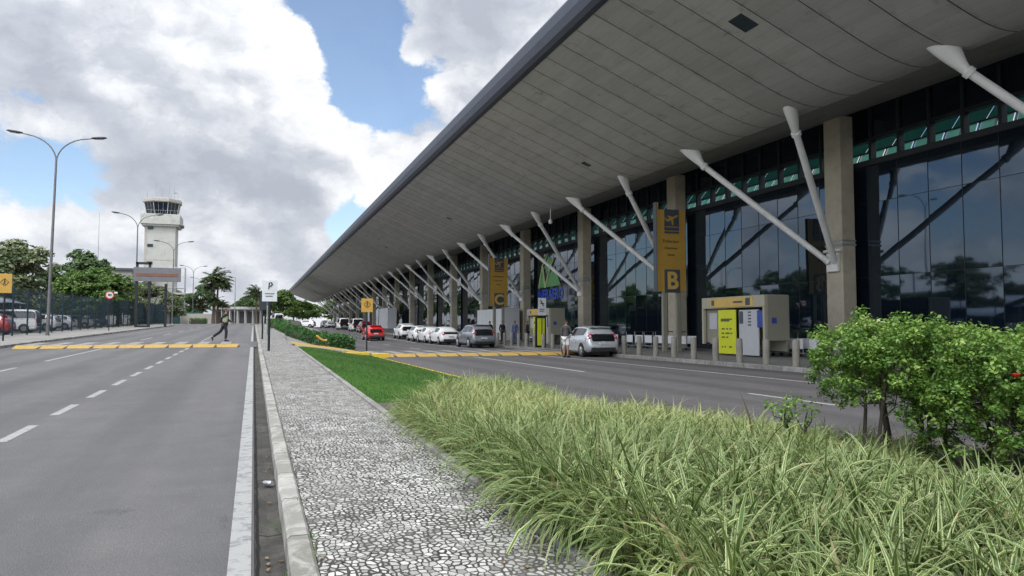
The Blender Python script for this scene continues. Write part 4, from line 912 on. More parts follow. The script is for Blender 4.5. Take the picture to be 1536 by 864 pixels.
# ------------------------------------------------------------------ fence on the left
FE = thing('mesh_fence', (-15.2, 0, 0), 'dark teal wire mesh fence along the left pavement', 'fence')
LB = 3.4; fp = None; fpost = None
for k in range(64):
    y = -14+k*LB; z = zm(y)+.08; sl = .0146 if -40 < y < 140 else 0
    if fp is None:
        m = MB()
        for j in range(27): m.box(-.006, j*LB/27+.05, .1, .006, j*LB/27+.061, 3.2)
        for zz in (.12, .6, 1.1, 1.6, 2.1, 2.6, 3.18): m.box(-.009, 0, zz, .009, LB, zz+.018)
        fp = m.build('panel', MATS['fence_teal'], FE); o = fp
        fpost = MB().box(-.05, -.04, 0, .05, .04, 3.32, .008).build('post', MATS['fence_teal'], FE); q = fpost
    elif k < 48:
        o = fp.copy(); COL.objects.link(o); q = fpost.copy(); COL.objects.link(q)
    else: break
    o.location = (0, y, z); o.rotation_euler = (math.atan(sl), 0, 0); q.location = (0, y, z)
m = MB(); m.box(-15.35, 149.5, zm(150), -15.2, 176, zm(150)+3.1); o = m.build('solid_fence', MATS['fence_panel']); tag(o, 'solid teal panel fence below the control tower', 'fence')
m = MB(); m.box(-15.2, 176.2, zm(150), -11.0, 176.5, zm(150)+2.6); o = m.build('solid_fence', MATS['fence_panel']); tag(o, 'short low teal panel fence right of the long solid fence', 'fence')
for y in (149, 176.1):
    o = MB().box(-15.1, y-.2, zm(150), -14.7, y+.2, zm(150)+3.4, .02).build('gate_post', MATS['plaster_white']); tag(o, 'white gate post at the %s end of the solid teal fence' % ('near' if y < 150 else 'far'), 'gate post')

# ------------------------------------------------------------------ signs on the left and in the middle
def sign_yellow(x, y, z, w_, h_, zb, label, text_w=True):
    r = thing('warning_sign', (x, y, z), label, 'road sign', 'yellow warning signs at the crossing')
    m = MB(); m.tube([(0,0,0),(0,0,zb+h_)], .045, 8); m.build('post', MATS['black_metal'], r, smooth=True)
    b = MB().box(-w_/2, -.075, zb, w_/2, -.05, zb+h_, .006).build('plate', MATS['sign_yellow'], r)
    m = MB(); c = zb+h_*.56  # walking figure in a diamond outline
    q = w_*.30
    for a_, b_ in (((0,q),(q,0)),((q,0),(0,-q)),((0,-q),(-q,0)),((-q,0),(0,q))): m.tube([(a_[0],-.08,c+a_[1]),(b_[0],-.08,c+b_[1])], .012, 4)
    m.lathe([(.001,c+.10),(.03,c+.11),(.03,c+.15),(.001,c+.16)], 8, (0,-.08)); m.tube([(0,-.08,c+.09),(-.01,-.08,c-.03)], .028, 5); m.tube([(-.01,-.08,c-.03),(-.07,-.08,c-.15)], .016, 5); m.tube([(-.01,-.08,c-.03),(.06,-.08,c-.14)], .016, 5); m.tube([(0,-.08,c+.06),(.07,-.08,c+.0)], .013, 5)
    m.build('pictogram', MATS['sign_text'], b); return r
sign_yellow(-12.75, 46.6, zm(46)+.11, .68, 1.05, 2.6, 'yellow crossing sign on a black post on the left pavement')
sign_yellow(6.15, 42.6, zt(42)+.05, .66, .78, 2.25, 'yellow crossing sign on a black post at the end of the hedge')
r = thing('speed_sign', (-12.2, 74, zm(74)+.11), 'round red and white speed limit sign on a dark post', 'road sign')
MB().tube([(0,0,0),(0,0,3.55)], .04, 8).build('post', MATS['black_metal'], r, smooth=True)
b = MB().tube([(0,-.05,3.2),(0,-.07,3.2)], .36, 28).build('rim', MATS['sign_red'], r); MB().tube([(0,-.068,3.2),(0,-.078,3.2)], .27, 24).build('face', MATS['sign_white'], r)
text('40', .32, MATS['sign_text'], 'number', b, (0,-.085,3.2), RY, .004, bold=.012)
MB().box(.36,-.07,3.35,.62,-.05,3.5).build('side_plate', MATS['sign_white'], r)
r = thing('overhead_sign', (-12.9, 95, zm(95)+.1), 'large grey board with orange band on black frame posts left of the road', 'overhead sign')
m = MB(); m.box(-.14,-.14,0,.14,.14,7.6,.02); m.box(1.2,-.14,0,1.48,.14,7.6,.02); m.box(-.14,-.14,7.35,1.48,.14,7.62); m.box(-.14,-.1,0,1.48,.1,.22); m.build('frame', MATS['black_metal'], r)
m = MB(); m.box(2.0, 9, -.1, 2.3, 9.3, 5.6); m.build('rear_post', MATS['black_metal'], r)
b = MB().box(-.35,-.3,5.35,4.7,-.16,7.0,.02).build('board', MATS['board_grey'], r); MB().box(-.1,-.33,5.95,4.4,-.3,6.3).build('band', MATS['orange_board'], b)
r = thing('notice_sign', (.60, 31.4, zm(31)+.13), 'white notice sign with dark symbol on a black post in the sidewalk', 'road sign')
MB().tube([(0,0,0),(0,0,2.8)], .05, 10).build('post', MATS['black_metal'], r, smooth=True)
b = MB().box(-.29,-.08,2.0,.29,-.055,2.86,.006).build('plate', MATS['sign_white'], r)
m = MB(); m.tube([(-.04,-.085,2.50),(-.02,-.085,2.76),(.06,-.085,2.77),(.10,-.085,2.70),(.05,-.085,2.63),(-.03,-.085,2.62)], [.02,.024,.026,.026,.024,.02], 6); m.box(-.18,-.086,2.3,.18,-.08,2.33); m.box(-.16,-.086,2.2,.12,-.08,2.23); m.build('symbol', MATS['sign_text'], b)
r = thing('notice_sign', (.52, 47, zm(47)+.13), 'dark backed sign on a post just behind the white notice sign', 'road sign')
MB().tube([(0,0,0),(0,0,2.9)], .05, 10).build('post', MATS['black_metal'], r, smooth=True); MB().box(-.2,-.07,1.75,.2,-.05,2.75,.006).build('plate', MATS['dark_steel'], r)
r = thing('notice_sign', (.95, 57, zm(57)+.13), 'far white backed sign just right of the black sign post', 'road sign')
MB().tube([(0,0,0),(0,0,2.9)], .045, 10).build('post', MATS['galvanised'], r, smooth=True); MB().box(-.25,-.07,2.2,.25,-.05,3.0,.006).build('plate', MATS['sign_grey'], r)
r = thing('pipe_guard', (3.45, 41.3, .55), 'small bent yellow pipe guard at the end of the hedge', 'guard rail')
for x in (-.05, .33): MB().tube([(x,0,-.35),(x,0,.25)], .055, 8).build('leg', MATS['stem_dark'], r, smooth=True)
MB().tube([(-.22,0,.50),(-.16,0,.50),(-.05,0,.40),(.12,0,.28),(.36,0,.25)], .06, 8).build('pipe', MATS['sign_yellow'], r, smooth=True)
# crushed can in the gutter
r = MB(); r.lathe([(.024,0),(.031,.006),(.033,.02),(.030,.05),(.033,.075),(.032,.105),(.024,.118),(.0,.116)], 14)
o = r.build('drink_can', MATS['can_metal'], smooth=True); tag(o, 'crushed silver drink can lying in the gutter', 'drink can'); o.location = (.125, 7.35, zm(7)-.01); o.rotation_euler = (R(85), R(20), R(35)); o.scale = (1, .8, .9)
# ------------------------------------------------------------------ control tower and far buildings
r = TW = thing('control_tower', (-20.2, 185, zm(150)), 'white airport control tower with dark glass cab behind the trees', 'control tower')
m = MB(); m.box(-4.1,-4,0,4.1,4,25,.12); m.build('shaft', MATS['tower_wall'], r)
m = MB(); m.box(-4.18,-4.06,0,-3.55,-3.98,24.9); m.box(-4.1,-4.05,16.05,4.1,-3.99,16.12); m.build('corner_pier', MATS['plaster'], r)
m = MB(); m.box(-5.3,-5.2,25,5.3,5.2,27.6,.1); m.box(-4.9,-4.8,24.6,4.9,4.8,25.0); m.build('parapet', MATS['tower_wall'], r)
def octo(rad, z, f=.42): return [(a*rad, b*rad, z) for a, b in ((-1,-f),(-f,-1),(f,-1),(1,-f),(1,f),(f,1),(-f,1),(-1,f))]
m = MB(); m.rings([octo(3.95, 27.55), octo(4.65, 30.7)]); cb = m.build('cab_glass', MATS['tower_glass'], r)
m = MB(); a = octo(4.0, 27.55); b = octo(4.70, 30.7)
for i in range(8):
    m.tube([a[i], b[i]], .09, 6)
    j = (i+1) % 8
    for f in (.33, .66): m.tube([Vector(a[i]).lerp(Vector(a[j]), f), Vector(b[i]).lerp(Vector(b[j]), f)], .035, 5)
m.build('cab_mullion', MATS['tower_wall'], cb)
m = MB(); m.rings([octo(4.9, 30.68), octo(5.15, 30.9), octo(5.15, 31.6), octo(4.7, 31.75)]); rf = m.build('cab_roof', MATS['plaster'], r)
for x, y, h in ((-3.9,-2,1.8),(-1.9,0,4.4),(-.2,-1,2.2),(1.6,1,4.8),(3.1,0,3.2),(4.2,-1,2.0),(-4.3,1,2.4),(2.6,-2,1.6)): MB().tube([(x,y,31.7),(x,y,31.7+h)], .05, 6).build('antenna', MATS['grey_steel'], rf)
m = MB(); m.box(2.9,-.3,33.6,3.8,.3,34.0); m.build('radar_bar', MATS['grey_steel'], rf)
m = MB()
for k in range(9): m.tube([(-5.25+k*1.31,-5.15,27.6),(-5.25+k*1.31,-5.15,28.55)], .03, 5)
m.tube([(-5.25,-5.15,28.5),(5.25,-5.15,28.5)], .035, 5); m.build('railing', MATS['grey_steel'], r)
for z in (23.7, 19.3, 14.9): MB().box(-3.4,-4.12,z,-1.9,-3.97,z+.75,.02).build('window', MATS['tower_glass'], r)
m = MB(); m.box(5.3,-5,24.2,6.4,-4.2,24.9); m.build('floodlight', MATS['dark_steel'], r)
TW.scale = (.77, .77, .9)
r = thing('annex_building', (-31, 176, zm(150)), 'low white building with dark flat roof beside the control tower', 'building')
MB().box(-5,0,0,6.2,9,11.4).build('wall', MATS['plaster_white'], r); MB().box(-5.5,-.8,11.4,9.5,9.5,12.0,.05).build('roof', MATS['roof_dark'], r)
for k in range(4): MB().box(-4+k*2.4,-.03,7.8,-2.6+k*2.4,.02,9.6).build('window', MATS['tower_glass'], r)
r = thing('steel_staircase', (-16.6, 178, zm(150)), 'open steel stair frame right of the control tower', 'steel stair')
m = MB()
for x in (-1.6, .2, 2.0):
    for y in (0, 2): m.tube([(x,y,0),(x,y,12.6)], .08, 6)
for z in (5.5, 8, 10.6, 12.6):
    for y in (0, 2): m.tube([(-1.6,y,z),(2.0,y,z)], .06, 6)
for z in (5.5, 8): m.box(-1.6,0,z,2.0,2,z+.08)
m.build('frame', MATS['galvanised'], r)
MB().box(-1.6,0,10.6,.6,2,10.75).build('landing', MATS['plaster'], r); MB().box(-3.2,-.3,6.6,2.2,2.2,7.0).build('landing', MATS['plaster'], r)
r = thing('gatehouse', (-6.5, 163, zm(150)), 'low beige gatehouse with dark openings at the end of the road', 'gatehouse')
m = MB(); m.box(-7.6,0,0,-1.2,.4,2.1); m.box(-1.2,.0,0,8.2,4,3.0); m.build('wall', MATS['plaster'], r)
m = MB(); m.box(-1.8,-1.2,3.0,8.8,4.4,3.55,.05); m.build('roof', MATS['plaster_white'], r)
for k in range(6): MB().box(-.8+k*1.5,-.03,.15,.15+k*1.5,.03,2.6).build('opening', MATS['roof_dark'], r)
for k in range(7): MB().box(-1.2+k*1.5-.1,-1.0,0,-1.2+k*1.5+.1,-.8,3.0).build('pillar', MATS['plaster_white'], r)
o = MB().tube([(0,0,0),(0,0,15),(0,0,29)], [.16,.1,.04], 8).build('radio_mast', MATS['galvanised'], smooth=True); o.location = (-38.4, 215, zm(150)); tag(o, 'thin radio mast left of the control tower', 'mast')
o = MB().tube([(0,0,0),(0,0,9.5)], [.12,.06], 8).build('utility_pole', MATS['galvanised'], smooth=True); o.location = (-3.6, 158, zm(150)); tag(o, 'thin grey pole right of the palms above the gatehouse', 'pole')
# the long low car park building mirrored in the glass
r = thing('parking_building', (-62, 60, zm(60)), 'long dark flat roofed building mirrored in the glass facade', 'building')
MB().box(-10,-45,0,0,45,6).build('wall', MATS['roof_dark'], r); MB().box(-10.5,-45.5,6,.6,45.5,6.4).build('roof', MATS['plaster'], r)

# ------------------------------------------------------------------ shade roofs over the car park
def make_shade():
    r = thing('shade_roof', (0,0,0), '', 'car park canopy', 'fabric shade roofs over the car park')
    rs = []
    for k in range(7):
        a = k/6; x = lerp(-4.6, 4.6, a); z = 3.5+1.35*math.sin(a*math.pi)
        rs.append([(x, -7, z-.25*abs(a-.5)), (x, -3.5, z+.1), (x, 0, z+.05), (x, 3.5, z+.1), (x, 7, z-.25*abs(a-.5))])
    m = MB(); m.rings(rs, cap=False, closed=False); o = m.build('cloth', MATS['shade_cloth'], r, smooth=True); s_ = o.modifiers.new('thick', 'SOLIDIFY'); s_.thickness = .03
    m = MB(); m.box(-4.65,-7,2.3,-4.6,7,3.5); m.build('valance', MATS['shade_blue'], r)
    for x in (-4.4, 4.4):
        for y in (-6.6, 0, 6.6): MB().tube([(x,y,0),(x,y,3.6)], .07, 8).build('post', MATS['galvanised'], r, smooth=True)
    return r
sp = None
for i, (x, y) in enumerate(((-24,31),(-24,46),(-24,61),(-34,38),(-34,54),(-24,16),(-24,76))):
    if sp is None: sp = make_shade(); o = sp
    else: o = copy_tree(sp)
    o.location = (x, y, zm(y)); o.scale = (1, 1, .7); o['label'] = 'pale grey vaulted fabric roof over parked cars behind the fence, ' + ('%s of the front row from the tower side' % ORD[[76,61,46,31,16].index(y)] if x == -24 else 'rear row, %s one' % ('near' if y == 38 else 'far'))
# parked cars behind the fence
GP = 'cars parked behind the teal fence'
def pk(o, x, y, rz): o.location = (x, y, zm(y)); o.rotation_euler = (0, 0, R(rz)); return o
rp = pk(make_car('hatch', 'paint_red', 'red hatchback parked behind the teal fence at far left', group=GP), -19.5, 66.5, 84)
dk = pk(make_car('sedan', 'paint_dark', 'dark sedan parked behind the fence below the fabric roof', group=GP), -19.4, 57, 88)
for src, x, y, rz, lab in ((wv, -19.6, 72.5, 90, 'white van parked behind the fence right of the red hatchback'), (wsuv, -19.5, 80, 86, 'white SUV behind the fence, left of the round speed sign'), (wh, -19.4, 86.5, 92, 'white hatchback behind the fence near the round speed sign'),
      (sed, -19.5, 96, 88, 'white sedan behind the fence left of the overhead board'), (hat, -19.5, 50, 90, 'silver hatchback under the fabric roof at the left edge'), (dk, -19.6, 104, 92, 'dark sedan behind the fence below the overhead board'), (suv, -19.5, 42, 90, 'grey SUV under the shade roof, mirrored in the glass'),
      (sed, -19.5, 35, 90, 'white sedan under the shade roof, mirrored in the glass'), (wh, -19.5, 27, 90, 'white hatchback under the shade roof, mirrored in the glass')):
    pk(again(src, (0,0,0), 0, lab, GP), x, y, rz)

# ------------------------------------------------------------------ trees
def leaf_cloud(name, mat, pts, nrm, size, rnd, parent=None, aspect=.55, bend=.25):
    N = len(pts); nrm = nrm/np.linalg.norm(nrm, axis=1, keepdims=True)
    a = rng.normal(size=(N, 3)); a -= nrm*np.sum(a*nrm, 1, keepdims=True); a /= np.linalg.norm(a, axis=1, keepdims=True); b = np.cross(nrm, a)
    L = size[:, None]; W_ = L*aspect
    V = np.stack([pts-a*L*.5, pts+b*W_*.5-a*L*.08+nrm*L*bend*.3, pts+a*L*.5-nrm*L*bend*.4, pts-b*W_*.5-a*L*.08+nrm*L*bend*.3], 1)
    idx = np.arange(N*4).reshape(N, 4); F = np.concatenate([idx[:, [0,1,2]], idx[:, [0,2,3]]])
    return npmesh(name, V.reshape(-1, 3), F, mat, parent, {'rnd': np.repeat(np.clip(rnd, 0, 1), 4)})
def crown_points(lobes, n, shell=.55):
    ls = np.array(lobes); wgt = ls[:, 3]**2; ch = rng.choice(len(ls), n, p=wgt/wgt.sum())
    dv = rng.normal(size=(n, 3)); dv /= np.linalg.norm(dv, axis=1, keepdims=True)
    dv[:, 2] = np.where(dv[:, 2] < -.45, -dv[:, 2]*.6, dv[:, 2]); rad = ls[ch, 3]*(shell+(1-shell)*rng.random(n)**.6)*(1+.12*rng.normal(size=n))
    p = ls[ch, :3] + dv*rad[:, None]*np.array([1, 1, .78]); return p, dv, ch
def make_tree(label, H, Wd, mat, kind=0, n=7000, leaf=.42, name='broadleaf_tree', group='trees behind the teal fence'):
    r = thing(name, (0,0,0), label, 'tree', group); lobes = []; z0 = H*.14; nl = 32
    for i in range(nl):
        a = rng.uniform(0, 6.28); q = math.sqrt(rng.random()); hgt = rng.random(); prof = math.sin(math.pi*min(1, .22+.78*hgt**.9))**.7
        lobes.append((math.cos(a)*q*Wd*.40*prof, math.sin(a)*q*Wd*.40*prof, lerp(z0+.12*H, H*.90, hgt), rng.uniform(.09, .17)*Wd))
    clumps = []
    for l in lobes:   # each lobe is broken up into leafy sprays
        for k in range(9):
            dv = rng.normal(size=3); dv /= np.linalg.norm(dv); dv[2] = abs(dv[2])*.9-.25*rng.random(); c = np.array(l[:3])+dv*l[3]*rng.uniform(.6, 1.15); clumps.append((*c, l[3]*rng.uniform(.26, .48)))
    p1, d1, c1 = crown_points(clumps, int(n*.75), .35); p2, d2, c2 = crown_points(lobes, n-int(n*.75), .5)
    p = np.concatenate([p1, p2]); nr = np.concatenate([d1, d2])*.8+np.array([0,0,.5])+rng.normal(0, .45, (n, 3))
    tone = np.concatenate([rng.random(len(clumps))[c1], rng.random(len(lobes))[c2]])
    leaf_cloud('crown', MATS[mat], p, nr, leaf*rng.uniform(.6, 1.25, n), tone*.55+rng.random(n)*.5-.05, r, .6)
    m = MB(); m.tube([(0,0,-.3),(.05,0,H*.12),(-.08,.05,H*.28),(.0,.0,H*.45)], [H*.035,H*.026,H*.022,H*.012], 9)
    for l in lobes[::3]: 
        b = Vector((-.05,.03,H*rng.uniform(.2,.3))); e = Vector(l[:3]); m.tube([b, b.lerp(e, .5)+Vector((0,0,.05*H)), e], [H*.014,H*.009,H*.003], 6)
    m.build('trunk', MATS['bark'], r, smooth=True); return r
TG = 'trees behind the teal fence'
tA = make_tree('grey green tree with pale flowering tips at the left edge', 8.6, 9.5, 'tree_leaf_grey', n=12000, leaf=.36)
tB = make_tree('tall dark rounded tree behind the street lamp', 11.0, 10.5, 'tree_leaf_dark', n=12000)
tC = make_tree('bright green spreading tree above the speed sign', 8.6, 9.5, 'tree_leaf_bright', n=12000, leaf=.38)
def pt(o, x, y, rz=0, s=1, k=1.2): o.location = (x, y, zm(y)); o.rotation_euler = (0, 0, R(rz)); o.scale = (s*k, s*k, s); return o
pt(tA, -21.6, 81, 0); pt(tB, -22.6, 114, 30, .97); pt(tC, -18.8, 107, 0, .88, 1.45)
for src, x, y, rz, s, lab in ((tC, -20.0, 131, 80, .80, 'bright green tree between the speed sign and overhead board'), (tB, -33, 100, 120, .95, 'dark rounded tree rising behind the pale tipped tree'), (tC, -18.6, 95, 210, .74, 'bright green tree low behind the speed sign, left of its pole'), (tA, -18.4, 118, 300, .72, 'low grey green tree between the two bright green trees'), (tA, -27, 92, 200, 1.0, 'grey green tree half behind the pale tipped tree'),
     (tA, -17.5, 146, 77, .86, 'grey olive tree under the overhead board'), (tA, -15.2, 158, 160, .70, 'small olive tree right of the overhead board'), (tB, -13.0, 205, 10, .95, 'dark dense tree right of the stair frame'), (tB, -20, 225, 70, .9, 'dark tree far behind the stair frame'),
     (tB, -44, 60, 30, 1.05, 'dark tree behind the shade roofs, mirrored in the glass'), (tC, -43, 42, 0, 1.1, 'bright tree behind the shade roofs, mirrored in the glass'), (tA, -42, 75, 50, 1.15, 'grey green tree behind the shade roofs, mirrored in the glass'), (tB, -45, 24, 150, 1.1, 'dark tree far behind the car park, mirrored in the glass'),
     (tC, -29.5, 146, 140, .95, 'bright tree below the white annex building'), (tB, -40, 140, 200, .95, 'dark tree left of the white annex building'), (tB, -46, 96, 90, 1.1, 'dark tree at the back of the car park'), (tC, -44, 8, 100, 1.1, 'bright tree at the back of the car park, mirrored in the glass')):
    pt(again(src, (0,0,0), 0, lab, TG), x, y, rz, s)
tD = make_tree('yellow green tree beyond the hedge under the canopy tip', 7.6, 8.5, 'tree_leaf_bright', n=7000, leaf=.45, group='trees at the end of the terminal road')
pt(tD, 5.6, 168, 0, 1.0)
for src, x, y, rz, s, lab in ((tB, .2, 172, 60, .70, 'dark tree behind the white notice sign'), (tD, 9.0, 182, 90, .80, 'bright green tree before the end of the terminal road'), (tC, 12.5, 205, 30, .75, 'bright tree far along under the end of the canopy'), (tB, 3, 210, 130, .85, 'dark tree far behind the yellow green tree'),
     (tD, 18, 268, 200, 1.1, 'green tree closing the view at the end of the terminal'), (tC, 27, 275, 70, 1.1, 'green tree beyond the last column of the terminal'), (tB, -3, 240, 0, .8, 'dark tree far behind the gatehouse')):
    o = pt(again(src, (0,0,0), 0, lab, 'trees at the end of the terminal road'), x, y, rz, s)
# palms at the end of the road
def make_palm(label, H):
    r = thing('palm_tree', (0,0,0), label, 'palm tree', 'palms at the end of the road')
    m = MB(); m.tube([(0,0,-.3),(.1,0,H*.3),(.05,.1,H*.7),(0,0,H)], [.26,.2,.17,.15], 9); m.build('trunk', MATS['bark'], r, smooth=True)
    pts = []; nr = []; sz = []
    for k in range(46):
        a = rng.uniform(0, 6.28); el = rng.uniform(-.25, 1.45); Lf = rng.uniform(2.2, 3.2); wind = Vector((.35, 0, 0)); p = Vector((0,0,H)); dv = Vector((math.cos(a)*math.cos(el), math.sin(a)*math.cos(el), math.sin(el)))
        for j in range(12):
            dv = (dv + Vector((.06,0,-.10))).normalized(); p = p + dv*Lf/12
            for s in (-1, 1):
                sd = dv.cross(Vector((0,0,1))); sd = sd.normalized() if sd.length > .1 else Vector((1,0,0))
                pts.append(p+sd*s*.16+Vector((0,0,-.06))); nr.append(np.array(sd*s*.3+Vector((0,0,1)))+rng.normal(0,.3,3)); sz.append(.8)
    n = len(pts); leaf_cloud('crown', MATS['palm_leaf'], np.array([tuple(q) for q in pts]), np.array(nr), np.array(sz)*rng.uniform(.7,1.2,n), rng.random(n), r, .36); return r
pp = make_palm('tallest wind blown palm at the end of the road', 8.6); pt(pp, -7.3, 150, 0)
for x, y, s, rz, lab in ((-6.5, 151.5, .90, 100, 'second tall palm leaning beside the tallest palm'), (-6.9, 149, .52, 220, 'short palm at the foot of the tall palms'), (-5.6, 149.5, .42, 40, 'lowest palm right of the tall palms'), (.6, 160, .75, 150, 'drooping palm behind the white notice sign')):
    pt(again(pp, (0,0,0), 0, lab, 'palms at the end of the road'), x, y, rz, s)

# ------------------------------------------------------------------ hedges of the median
def hedge(name, poly_fn, y0, y1, h, n, label, zf):
    """clipped hedge: core plus leaves over the strip x in poly_fn(y)"""
    ys = np.arange(y0, y1+.01, 1.0); rs = []
    for y in ys:
        a, b = poly_fn(y); z = zf((a+b)/2, y); c = .18
        rs.append([(a+c, y, z-.1), (a+c, y, z+h-.22), (a+c+.15, y, z+h-.12), (b-c-.15, y, z+h-.12), (b-c, y, z+h-.22), (b-c, y, z-.1)])
    r = thing(name, (0, y0, 0), label, 'hedge', 'low hedges of the median')
    m = MB(); m.rings([[(p[0], p[1]-y0, p[2]) for p in q] for q in rs]); m.build('branches', MATS['stem_dark'], r)
    Y = rng.uniform(y0, y1, n); ab = np.array([poly_fn(y) for y in Y]); s = rng.random(n); A, B = ab[:, 0], ab[:, 1]; Wd = B-A
    # walk round the section: left side, top, right side
    tot = Wd+2*h; q = s*tot; X = np.where(q < h, A, np.where(q < h+Wd, A+q-h, B)); Zr = np.where(q < h, q, np.where(q < h+Wd, h, h-(q-h-Wd)))
    lump = .10*np.sin(X*2.1+Y*1.3)+.08*np.sin(Y*2.7+1)+.06*np.sin(X*5+Y*.7)
    nx = np.where(q < h, -1, np.where(q < h+Wd, 0, 1)); nz = np.where((q >= h) & (q < h+Wd), 1, .25)
    endf = rng.random(n) < .06; Y = np.where(endf, y0, Y); ab0 = poly_fn(y0); X = np.where(endf, rng.uniform(ab0[0], ab0[1], n), X); Zr = np.where(endf, rng.uniform(0, h, n), Zr); ny = np.where(endf, -1., 0.)
    P = np.stack([X+nx*lump*.6+rng.normal(0,.05,n), Y-y0+rng.normal(0,.05,n), np.array([zf(x, y) for x, y in zip(X, Y)])+Zr+nz*lump+rng.normal(0,.06,n)], 1)
    N_ = np.stack([nx.astype(float), ny, nz.astype(float)], 1)+rng.normal(0, .55, (n, 3))
    tone = .5+.5*np.sin(X*3+Y*1.9)*np.sin(Y*.8+X)
    leaf_cloud('foliage', MATS['hedge_leaf'], P, N_, rng.uniform(.10, .24, n)*(1.9 if h > 2 else 1), tone*.45+rng.random(n)*.55, r, .6)
    return r
hedge('hedge', lambda y: (lerp(4.3, 2.3, sstep(45, 66, y)), lerp(5.85, 5.3, sstep(45, 60, y))), 45.5, 82, .72, 11000, 'low green hedge ending at the yellow crossing kerb', lambda x, y: zg(x, y)-.02)
hedge('hedge', lambda y: (1.95, lerp(4.9, 6.6, sstep(84, 110, y))), 84, 116, .85, 5000, 'farther low hedge toward the end of the sidewalk', lambda x, y: zg(x, y)-.02)
hedge('hedge', lambda y: (-10.4, -8.0), 138, 146, .8, 1500, 'small hedge at the left end of the road', lambda x, y: zm(y))

hedge('tall_hedge', lambda y: (-31.5, -28.5), 70, 170, 4.2, 16000, 'tall dark hedge closing the car park behind the trees', lambda x, y: zm(y))
hedge('tall_hedge', lambda y: (-18.2, -16.6), 128, 160, 2.4, 5000, 'dark hedge behind the teal fence below the overhead board', lambda x, y: zm(y))
# ------------------------------------------------------------------ shrub at the right
def make_shrub(label, cx, cy, w_, d_, h, n, seed, low=.0, name='leafy_shrub', nb=8):
    g = np.random.default_rng(seed); zb = zt(cy)+.06; r = thing(name, (cx, cy, zb), label, 'shrub', 'clipped shrubs by the planting bed')
    base = [(g.uniform(-w_*.36, w_*.36), g.uniform(-d_*.34, d_*.34)) for _ in range(nb)]
    nc = int((200+170*low)*w_*d_); cl = []; m = MB()
    for i in range(nc):
        a = g.uniform(-1, 1); b = g.uniform(-1, 1); q = abs(a)**3+abs(b)**3
        if q > 1: continue
        topz = h*(1-.10*q+.06*math.sin(a*4.1+seed)+.05*math.sin(b*5+a*2)+.03*math.sin(a*11+b*9)); botz = h*(lerp(.46, .54, q)-low*(.6+.4*math.sin(a*3+b*4))); z = lerp(max(.06, botz), topz, g.random()**(.62 if low < .2 else .8))
        cl.append((a*w_/2, b*d_/2, z))
    for i, c in enumerate(cl):
        if i % 6 == 0:
            s = min(base, key=lambda p: (p[0]-c[0])**2+(p[1]-c[1])**2); e = Vector(c); b0 = Vector((s[0], s[1], h*g.uniform(.34, .62))); mid = b0.lerp(e, .5)+Vector((g.normal()*.03, g.normal()*.03, -.03)); m.tube([b0, mid, e], [.008,.006,.003], 5)
    for s in base:
        k = lambda q: g.normal()*q
        m.tube([(s[0]+k(.03), s[1]+k(.03), -.05), (s[0]+k(.03), s[1]+k(.03), h*.2), (s[0]+k(.02), s[1]+k(.02), h*.4), (s[0]*1.05+k(.04), s[1]*1.05+k(.04), h*.6), (s[0]*1.1, s[1]*1.1, h*.8)], [.022,.019,.017,.012,.004], 7)
    m.build('stems', MATS['stem_dark'], r, smooth=True)
    cl = np.array(cl); ch = g.integers(0, len(cl), n); dv = g.normal(size=(n, 3)); dv /= np.linalg.norm(dv, axis=1, keepdims=True); dv[:, 2] = dv[:, 2]*.7+.1
    P = cl[ch]+dv*g.uniform(.02, .11, n)[:, None]; nr = dv*.6+np.array([0,0,.75])+g.normal(0, .35, (n, 3))
    tone = g.random(len(cl))[ch]; top_pale = np.clip((P[:, 2]/h-.86)/.16, 0, 1)  # leaf tone gets paler towards the top
    leaf_cloud('foliage', MATS['shrub_leaf'], P, nr, g.uniform(.022, .056, n), tone*.42+g.random(n)*.40+top_pale*.25*g.random(n), r, .62, .35)
    return r
make_shrub('bushy green shrub with bare dark stems at the left end of the shrub group', 6.30, 5.90, 1.55, 1.4, 1.42, 26000, 3, .14)
sh = make_shrub('wide green shrub at the right edge with a red flower', 7.0, 4.78, 2.45, 1.9, 1.36, 62000, 5, .62, nb=11)
MB().lathe([(.0,0),(.018,.004),(.032,.018),(.036,.03),(.02,.034),(.0,.03)], 9).build('flower', MATS['flower_red'], sh, smooth=True, loc=(-1.02, -.40, .98))
make_shrub('small low sprig of shrub leaves growing out of the striped grass', 5.55, 6.6, .55, .5, .62, 420, 9, .1, nb=3)
# ------------------------------------------------------------------ people
def skin_mesh(name, nodes, edges, mat, parent, sub=2, root=0):
    me = bpy.data.meshes.new(name); names = list(nodes); ix = {k: i for i, k in enumerate(names)}
    me.from_pydata([nodes[k][0] for k in names], [(ix[a], ix[b]) for a, b in edges], [])
    o = bpy.data.objects.new(name, me); COL.objects.link(o); mod = o.modifiers.new('skin', 'SKIN'); mod.use_smooth_shade = True
    sv = me.skin_vertices[0].data
    for i, k in enumerate(names):
        rr = nodes[k][1]; sv[i].radius = rr if hasattr(rr, '__len__') else (rr, rr); sv[i].use_root = (i == root)
    o.modifiers.new('sub', 'SUBSURF').levels = sub; o.modifiers['sub'].render_levels = sub
    bpy.context.view_layer.update(); m2 = bpy.data.meshes.new_from_object(o.evaluated_get(bpy.context.evaluated_depsgraph_get())); m2.name = name
    bpy.data.objects.remove(o); m2.materials.clear(); m2.materials.append(mat); m2.polygons.foreach_set('use_smooth', [True]*len(m2.polygons))
    q = bpy.data.objects.new(name, m2); COL.objects.link(q)
    if parent: q.parent = parent
    return q
